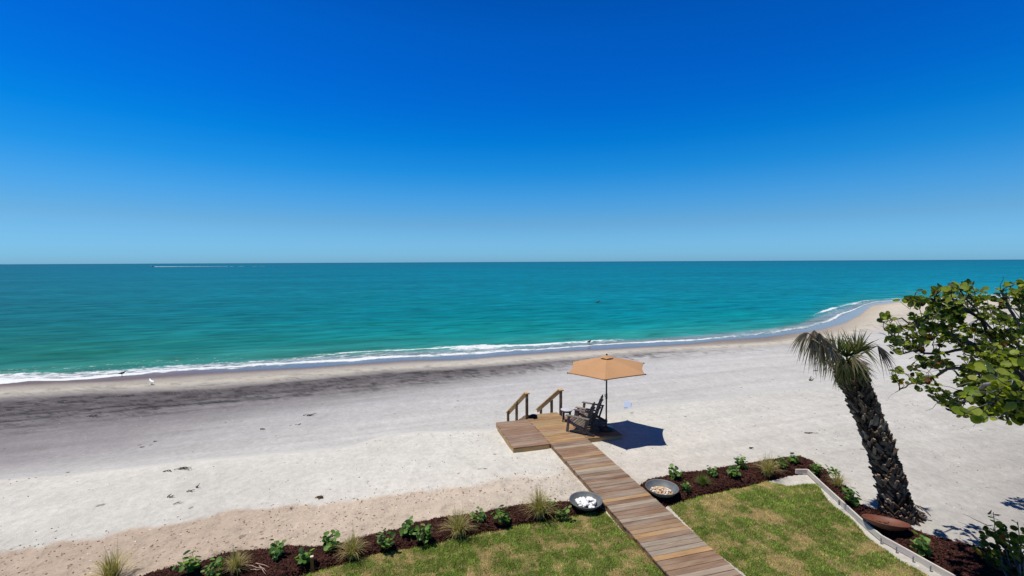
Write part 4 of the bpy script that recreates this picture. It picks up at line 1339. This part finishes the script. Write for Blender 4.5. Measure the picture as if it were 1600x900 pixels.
# criss-cross leaf boots in spirals
nb = 760
for i in range(nb):
    f_ = (i / nb)
    q = f_ * (nC - 1) * .97; k = int(q); fr_ = q - k
    c = cl_[k].lerp(cl_[min(k + 1, nC - 1)], fr_)
    ax = (cl_[min(k + 1, nC - 1)] - cl_[max(k - 1, 0)]).normalized()
    xx = ax.orthogonal().normalized(); yy = ax.cross(xx)
    a = i * 2.39996 + random.uniform(-.4, .4)
    out = xx * math.cos(a) + yy * math.sin(a); side = ax.cross(out)
    r = rad[k] * .80
    young = max(0, f_ - .72) / .28
    L_ = random.uniform(.15, .22) * (1 + .1 * young); tw_ = random.choice((-1, 1)) * random.uniform(.35, .7)
    flare = .14 + .20 * random.random() + .75 * young + (.5 if random.random() < .04 else 0)
    d_ = (ax + out * flare + side * tw_).normalized()
    b0 = c + out * r
    w0_, w1_ = random.uniform(.036, .06) * (1 - .3 * young), random.uniform(.016, .034)
    th_ = .026
    nn = d_.cross(side).normalized(); nn = nn if nn.dot(out) > 0 else -nn
    sd_ = d_.cross(nn).normalized()
    col = lc(BK, .8, 1.75)
    e = b0 + d_ * L_
    vs = [b0 - sd_ * w0_ - nn * th_, b0 + sd_ * w0_ - nn * th_, b0 + sd_ * w0_ * .8 + nn * th_, b0 - sd_ * w0_ * .8 + nn * th_,
          e - sd_ * w1_, e + sd_ * w1_, e + sd_ * w1_ * .7 + nn * th_, e - sd_ * w1_ * .7 + nn * th_ * random.uniform(.6, 1.4)]
    tm.add(vs, [(0, 1, 5, 4), (1, 2, 6, 5), (2, 3, 7, 6), (3, 0, 4, 7), (4, 5, 6, 7)], col)
tm.build('trunk', M['bark'], palm)
# torn fibres and fallen boots around the foot
rt = MB()
for i in range(46):
    a = random.uniform(0, 6.28); r = random.uniform(.18, .34)
    b0 = Vector((math.cos(a) * r + .06, math.sin(a) * r, random.uniform(.0, .3)))
    e = b0 + Vector((math.cos(a) * random.uniform(.02, .2) + .03, math.sin(a) * random.uniform(.02, .2), -random.uniform(.05, .3)))
    e.z = max(e.z, -.02)
    rt.bar(b0, e, random.uniform(.03, .07), .015, up=(math.cos(a), math.sin(a), .2), col=lc([(132, 108, 84), (100, 82, 66), (158, 132, 104)], .7, 1.1))
rt.build('root_skirt', M['bark'], palm)
CR = cl_[-1]
GREEN = [(128, 138, 72), (104, 120, 60), (84, 102, 50), (156, 158, 92)]
DEAD = [(196, 182, 162), (164, 150, 132), (132, 118, 104), (216, 204, 184), (110, 98, 88)]
MIXD = GREEN + [(164, 150, 100), (150, 132, 88)]


def frond(name, hub, axis, L_, nseg_, span, droop, pal, wd0=.030, start=None, nrm=None, label=None):
    hub = Vector(hub); axis = Vector(axis).normalized()
    st_ = Vector(start) if start is not None else CR
    f_ = MB()
    mid_ = (st_ + hub) / 2 + Vector((0, 0, .06))
    f_.tube([st_, mid_, hub], [.022, .016, .010], 5, lc(pal, .8, 1.0))
    n_ = Vector(nrm) if nrm is not None else Vector((0, -1, .35))
    n_ = (n_ - axis * n_.dot(axis)).normalized(); sdv = axis.cross(n_)
    for i in range(nseg_):
        a = math.radians(span) * ((i + random.uniform(-.3, .3)) / (nseg_ - 1) * 2 - 1)
        d_ = axis * math.cos(a) + sdv * math.sin(a) + n_ * random.uniform(-.22, .22)
        d_.normalize(); ll = L_ * (.65 + .35 * math.cos(a)) * random.uniform(.55, 1.08)
        g_ = droop * random.uniform(.7, 1.3)
        pts_ = [hub + d_ * ll * t + Vector((0, 0, -1)) * g_ * ll * t * t * (1 + t) * .5 for t in (0, .25, .5, .75, 1)]
        w = wd0 * random.uniform(.75, 1.1)
        f_.strip(pts_, [w * .45, w, w * .85, w * .5, .003], sdv * math.cos(a) - axis * math.sin(a), lc(pal, .7, 1.2))
    o = f_.build(name, M['frond'], palm)
    if label: o['label'] = label


def hp(px, py, dy=0): return PY(px, py, 10.08 + dy) - pb


# dead fans sweeping left, hanging in a sheaf
for px_, py_, dx_, dz_, L_, dr_, dy_ in [(1262, 520, -.5, -.25, .55, .85, -.1), (1272, 516, -.2, -.6, .68, .5, .1), (1280, 520, .0, -.9, .75, .4, -.25), (1290, 528, .15, -1, .80, .35, .1),
                                        (1297, 540, .25, -1, .75, .3, -.15), (1306, 552, .3, -1, .62, .3, .12), (1285, 538, .25, -1, .7, .3, -.05), (1270, 530, .05, -.9, .6, .5, -.3), (1315, 560, .25, -1, .55, .3, -.3), (1322, 566, .2, -1, .5, .3, -.35)]:
    frond('frond', hp(px_, py_, dy_), (dx_, random.uniform(-.3, .3), dz_), L_ * .86, 26, 34, dr_, DEAD if px_ < 1300 else DEAD + MIXD, .028)
# live fans standing up
frond('frond', hp(1336, 554, .1), (.12, .1, 1), .66, 22, 42, .05, GREEN + [(170, 160, 96), (186, 172, 120), (140, 122, 92)], .032)
frond('frond', hp(1340, 552, -.1), (.28, -.1, .9), .60, 20, 40, .2, GREEN + [(180, 168, 104), (150, 132, 98), (196, 180, 130)], .032)
frond('frond', hp(1310, 553, .05), (-.12, .1, 1), .62, 22, 46, .1, GREEN + DEAD[:2], .030)
frond('frond', hp(1302, 548, .25), (-.3, .2, 1), .58, 18, 30, .15, DEAD[:3] + GREEN[:2], .026)
frond('frond', hp(1322, 558, -.2), (.05, -.4, .9), .55, 22, 60, .15, [(56, 74, 36), (70, 84, 42), (44, 60, 30)], .034)
frond('frond', hp(1342, 545, .0), (.75, -.2, .35), .52, 20, 48, .75, GREEN + [(168, 160, 96)], .032)
frond('frond', hp(1324, 550, .35), (.1, .5, .9), .60, 20, 50, .1, [(176, 164, 110), (150, 146, 90)] + GREEN[:2], .030)
frond('frond', hp(1330, 556, -.3), (.45, -.5, -.25), .42, 22, 60, .5, MIXD + DEAD[:2], .028)
frond('frond', hp(1334, 572, -.3), (.7, -.4, -.45), .46, 22, 46, .25, GREEN + [(100, 122, 70)], .030)
frond('frond', hp(1345, 566, .1), (.8, .1, -.35), .38, 18, 40, .4, [(190, 150, 110), (170, 150, 104)] + DEAD[:2], .022)
frond('frond', hp(1316, 572, -.35), (.0, -.4, -.9), .46, 22, 48, .25, [(70, 84, 44), (58, 70, 38), (90, 96, 56)], .028)
frond('frond', hp(1308, 566, -.2), (.2, -.3, -.9), .55, 24, 36, .25, MIXD[:3] + DEAD[1:3], .026)
# one broken grey fan far out on the right
frond('frond', hp(1371, 540, -.1), (.55, -.2, -.75), .58, 22, 24, .30, [(92, 84, 82), (70, 64, 64), (120, 112, 106)], .024, label='broken grey fan hanging out to the right')

# ------------------------------------------------------------------ sea grape tree reaching in from the right
random.seed(33)
tb0 = Vector((12.3, 9.3, ZB))
tree = thing('sea_grape_tree', 'large sea grape branches with round green leaves reaching in from the right', 'tree', tuple(tb0))
fork = Vector((11.4, 9.1, ZB + 1.6)) - tb0
tk = MB(); tk.tube([(0, 0, -.1), (-.25, -.05, .7), tuple(fork)], [.17, .14, .11], 10, lc([(120, 110, 100)])); tk.build('trunk', M['bark'], tree)
BKT = [(120, 114, 112), (92, 88, 88), (150, 144, 140), (74, 70, 70)]


def ydep(px, py):
    y = 7.7 + 1.2 * max(0, min(1, (py - 555) / 30)) * max(0, min(1, (1490 - px) / 30))
    if px > 1500: y -= max(0, min(1, (px - 1500) / 80)) * 1.7 * max(0, min(1, (py - 530) / 70))
    return y


limbs = [[(1500, 452)], [(1530, 500), (1440, 470)], [(1520, 540), (1395, 500)], [(1560, 555), (1470, 553), (1400, 552)], [(1560, 590), (1450, 590), (1405, 610)],
         [(1580, 600), (1500, 630), (1455, 622)], [(1590, 630), (1530, 645)], [(1590, 470)], [(1585, 560)], [(1600, 520), (1555, 450)], [(1550, 565), (1480, 520)]]
br = MB(); nodes = []
for lb in limbs:
    pts_ = [fork] + [PY(x, y, ydep(x, y) + random.uniform(-.2, .2)) - tb0 for x, y in lb]
    pts_[0] = fork.copy()
    if len(pts_) == 2: pts_.insert(1, (pts_[0] + pts_[1]) / 2 + Vector((0, 0, .15)))
    cc_ = catm(pts_, 7)
    cc_ = [p_ + Vector((random.gauss(0, .025), random.gauss(0, .025), random.gauss(0, .025))) if 0 < i < len(cc_) - 1 else p_ for i, p_ in enumerate(cc_)]
    br.tube(cc_, [.034 * (1 - i / len(cc_)) ** .9 + .007 for i in range(len(cc_))], 7, lc(BKT))
    nodes += cc_[4:]
TPOLY = [(1374, 496), (1390, 482), (1402, 474), (1440, 455), (1452, 446), (1490, 444), (1500, 438), (1530, 440), (1545, 458), (1575, 445), (1590, 436), (1700, 425), (1700, 690), (1605, 668), (1580, 668), (1545, 655), (1500, 652), (1480, 640), (1452, 628), (1405, 618), (1398, 590), (1384, 572), (1398, 556), (1384, 536), (1388, 512)]
LP = [(158, 172, 58), (172, 184, 66), (140, 156, 52), (118, 136, 42), (94, 112, 38), (70, 86, 32), (164, 178, 62), (52, 66, 28), (106, 124, 44), (160, 166, 66), (130, 142, 50), (84, 98, 36)]
AUT = [(196, 130, 52), (180, 100, 50), (204, 160, 64), (120, 62, 40)]
lf = MB(); tips = []
tries = 0
while len(tips) < 600 and tries < 20000:
    tries += 1
    x = random.uniform(1372, 1680); y = random.uniform(430, 690)
    if not bool(poly_mask(np.array([x]), np.array([y]), TPOLY)[0]): continue
    dens = .75
    if y > 540 and x < 1500: dens = .42
    if y > 590: dens = .7
    if y < 545: dens = 1.0
    if float(vn(np.array([x / 24]), np.array([y / 20]), 88)[0]) > dens * .68 + .16: continue
    if x > 1610 and random.random() < .4: continue
    tips.append((x, y))
for x, y in tips:
    yd = ydep(x, y) + random.uniform(-.5, .5)
    if 1490 < x < 1560 and y < 560 and random.random() < .35: yd = random.uniform(9.9, 10.5)
    tip = PY(x, y, yd) - tb0
    # nearest branch point that lies towards the trunk
    best = min(nodes, key=lambda q_: (q_ - tip).length + .25 * max(0, (q_.x - tip.x < -.02)) * 3)
    if random.random() < .5: nodes.append(best.lerp(tip, .6))
    md = best.lerp(tip, .5) + Vector((random.gauss(0, .06), random.gauss(0, .06), random.gauss(0, .05)))
    br.tube([best, md, tip], [.008, .006, .004], 5, lc(BKT))
    big = 1.2 if (x > 1505 and y > 555) else 1.0
    dr0 = (tip - best).normalized()
    nl = random.randint(4, 8)
    for k in range(nl):
        ang = k * 2.4 + random.uniform(-.5, .5)
        r = random.uniform(.032, .058) * big * (1.0 if random.random() < .8 else .7)
        perp = Vector((math.cos(ang), math.sin(ang) * .8, random.uniform(-.25, .6)))
        bk_ = random.uniform(-.02, .16)
        c = tip - dr0 * bk_ + perp * r * random.uniform(.9, 1.5)
        # leaves tilt every way; many face up or towards the open side
        nr = Vector((random.gauss(-.1, .6), random.gauss(-.35, .6), random.gauss(.75, .45)))
        u_ = random.random()
        col = lc(AUT, .8, 1.1) if u_ < (.03 if big == 1 else .01) else lc(LP, .75, 1.15)
        lf.leaf(c, nr, r, col, perp, random.uniform(.08, .3), 10, random.uniform(.85, 1.05))
for x, y, nl in ((1540, 577, 2), (1572, 588, 2), (1594, 602, 3), (1510, 612, 1), (1504, 646, 2), (1528, 650, 3), (1588, 640, 2), (1604, 655, 2)):
    tip = PY(x, y, random.uniform(5.4, 6.0)) - tb0
    best = min(nodes, key=lambda q_: (q_ - tip).length + 3 * max(0, (q_.x - tip.x < -.02)))
    br.tube([best, best.lerp(tip, .5) + Vector((.05, 0, -.05)), tip], [.008, .006, .004], 5, lc(BKT))
    for k in range(nl):
        ang = k * 2.2 + random.uniform(-.5, .5); r = random.uniform(.050, .080)
        perp = Vector((math.cos(ang), .3, math.sin(ang)))
        lf.leaf(tip + perp * r * .8, (random.gauss(-.2, .5), random.gauss(-.7, .4), random.gauss(.7, .4)), r, lc([(160, 178, 66), (140, 162, 56), (176, 188, 80), (112, 134, 46)], .75, 1.1), perp, .22, 12)
# bare fine twigs through the lower half of the crown
for k in range(150):
    q_ = random.choice(nodes)
    d_ = Vector((random.uniform(-1, .2), random.uniform(-.6, .4), random.uniform(-.5, .7))) * random.uniform(.2, .55)
    stick(br, q_, q_ + d_, .0055, lc([(120, 112, 108), (84, 78, 76), (150, 142, 136)]), .03, 4)
br.build('branches', M['bark'], tree); lf.build('leaves', M['leaf'], tree)

# low sea grape shrub in the lower right corner
random.seed(44)
sb = G(1600, 930)
shr = thing('sea_grape_shrub', 'dark low sea grape shrub with bare twigs at the lower right corner', 'shrub', tuple(sb))
br = MB(); lf = MB()
tg = [(1535, 838), (1532, 860), (1560, 818), (1552, 800), (1570, 822), (1590, 815), (1598, 840), (1545, 872), (1565, 865), (1585, 870), (1575, 885), (1600, 880), (1620, 850), (1560, 895), (1530, 885), (1610, 820), (1545, 825), (1590, 850), (1570, 845), (1555, 850), (1625, 880), (1640, 830), (1588, 895), (1540, 850)]
for x, y in tg:
    tip = PY(x, y, 7.9 + random.uniform(-.4, .45)) - sb
    b0 = Vector((random.gauss(0, .08), random.gauss(0, .08), 0))
    md = b0.lerp(tip, .5) + Vector((random.gauss(0, .05), random.gauss(0, .05), .06))
    br.tube([b0, md, tip], [.014, .009, .005], 6, lc(BKT))
    for k in range(random.randint(14, 20)):
        bk_ = random.uniform(0, .75); c0_ = tip.lerp(md, bk_)
        ang = random.uniform(0, 6.28); r = random.uniform(.035, .062)
        perp = Vector((math.cos(ang), math.sin(ang), random.uniform(-.3, .5)))
        lf.leaf(c0_ + perp * r * 1.3, (random.gauss(0, .6), random.gauss(-.2, .6), .8), r, lc(AUT, .8, 1) if random.random() < .05 else lc(LP[:6] + LP[7:], .6, 1.0), perp, .2, 9)
for a, b in (((1545, 822), (1504, 803)), ((1545, 840), (1497, 815)), ((1540, 850), (1503, 824)), ((1560, 806), (1545, 804)), ((1590, 820), (1580, 812)), ((1575, 880), (1590, 905))):
    stick(br, PY(*a, 7.9) - sb, PY(*b, 8.2) - sb, .007, lc([(120, 112, 106)]), .03)
br.build('branches', M['bark'], shr); lf.build('leaves', M['leaf'], shr)

# ------------------------------------------------------------------ sky, sun
SUN_EL = math.atan2(1.0, .3165); SUN_AZ = math.atan2(-1.0, 0.0)      # to the left of the view
world = bpy.data.worlds.new('World'); SC.world = world; world.use_nodes = True
wt = world.node_tree; wt.nodes.clear()
wo = wt.nodes.new('ShaderNodeOutputWorld'); bg = wt.nodes.new('ShaderNodeBackground')
sky = wt.nodes.new('ShaderNodeTexSky'); sky.sky_type = 'NISHITA'; sky.sun_disc = False
sky.sun_elevation = SUN_EL; sky.sun_rotation = math.radians(-90)
sky.altitude = 0; sky.air_density = 1.0; sky.dust_density = .4; sky.ozone_density = 2.0
tc = wt.nodes.new('ShaderNodeTexCoord'); sepx = wt.nodes.new('ShaderNodeSeparateXYZ')
wt.links.new(tc.outputs['Generated'], sepx.inputs[0])
rp = wt.nodes.new('ShaderNodeValToRGB'); rp.color_ramp.interpolation = 'LINEAR'
SKYR = [(0.0, (1, 1, 1)), (.5, (1, 1, 1)), (1.0, (1, 1, 1))]
#SKYR_BEGIN
SKYR = [(0.0017, (0.3569, 0.8467, 1.6092)), (0.0129, (0.3446, 0.8363, 1.6092)), (0.0823, (0.3229, 0.72, 1.1366)), (0.1367, (0.189, 0.7327, 1.2302)), (0.1895, (0.0543, 0.6842, 1.2775)), (0.2466, (0.0069, 0.6123, 1.318)), (0.3009, (0.003, 0.525, 1.3459)), (0.3683, (0.003, 0.4672, 1.3381)), (0.4299, (0.003, 0.4489, 1.291)), (0.4837, (0.003, 0.3906, 1.1637)), (0.62, (0.003, 0.2422, 0.7215)), (1.0, (0.003, 0.1094, 0.3258))]
#SKYR_END
SKYR = [(p_, tuple(v * (.6 if p_ > .55 else 1) for v in c)) for p_, c in SKYR]
el = rp.color_ramp.elements
while len(el) < len(SKYR): el.new(.5)
for e, (p_, c) in zip(el, SKYR): e.position = p_; e.color = (*c, 1)
wt.links.new(sepx.outputs[2], rp.inputs[0])
mx = wt.nodes.new('ShaderNodeMix'); mx.data_type = 'RGBA'; mx.blend_type = 'MULTIPLY'; mx.inputs[0].default_value = 1
wt.links.new(sky.outputs[0], mx.inputs[6]); wt.links.new(rp.outputs[0], mx.inputs[7])
wt.links.new(mx.outputs[2], bg.inputs[0]); bg.inputs[1].default_value = .1
wt.links.new(bg.outputs[0], wo.inputs[0])
sl_ = bpy.data.lights.new('sun', 'SUN'); sl_.energy = 4.9; sl_.angle = math.radians(.5); sl_.color = (1.0, .955, .875)
so = bpy.data.objects.new('sun', sl_); COL.objects.link(so)
dirv = Vector((-.3165, 0.0, 1.0)).normalized()
so.rotation_euler = dirv.to_track_quat('Z', 'Y').to_euler(); so.location = (0, 0, 40)

cam = bpy.data.cameras.new('camera'); cam.lens = 36 * FPX / 1600; cam.sensor_width = 36; cam.clip_end = 2e5; cam.clip_start = .1
co = bpy.data.objects.new('camera', cam); COL.objects.link(co); co.location = (0, 0, CZ)
co.rotation_euler = Matrix(RM.tolist()).to_euler(); SC.camera = co
SC.view_settings.view_transform = 'Standard'; SC.view_settings.look = 'None'; SC.view_settings.exposure = 0; SC.view_settings.gamma = 1
SC.cycles.max_bounces = 6; SC.cycles.transparent_max_bounces = 4
SC.cycles.use_denoising = True
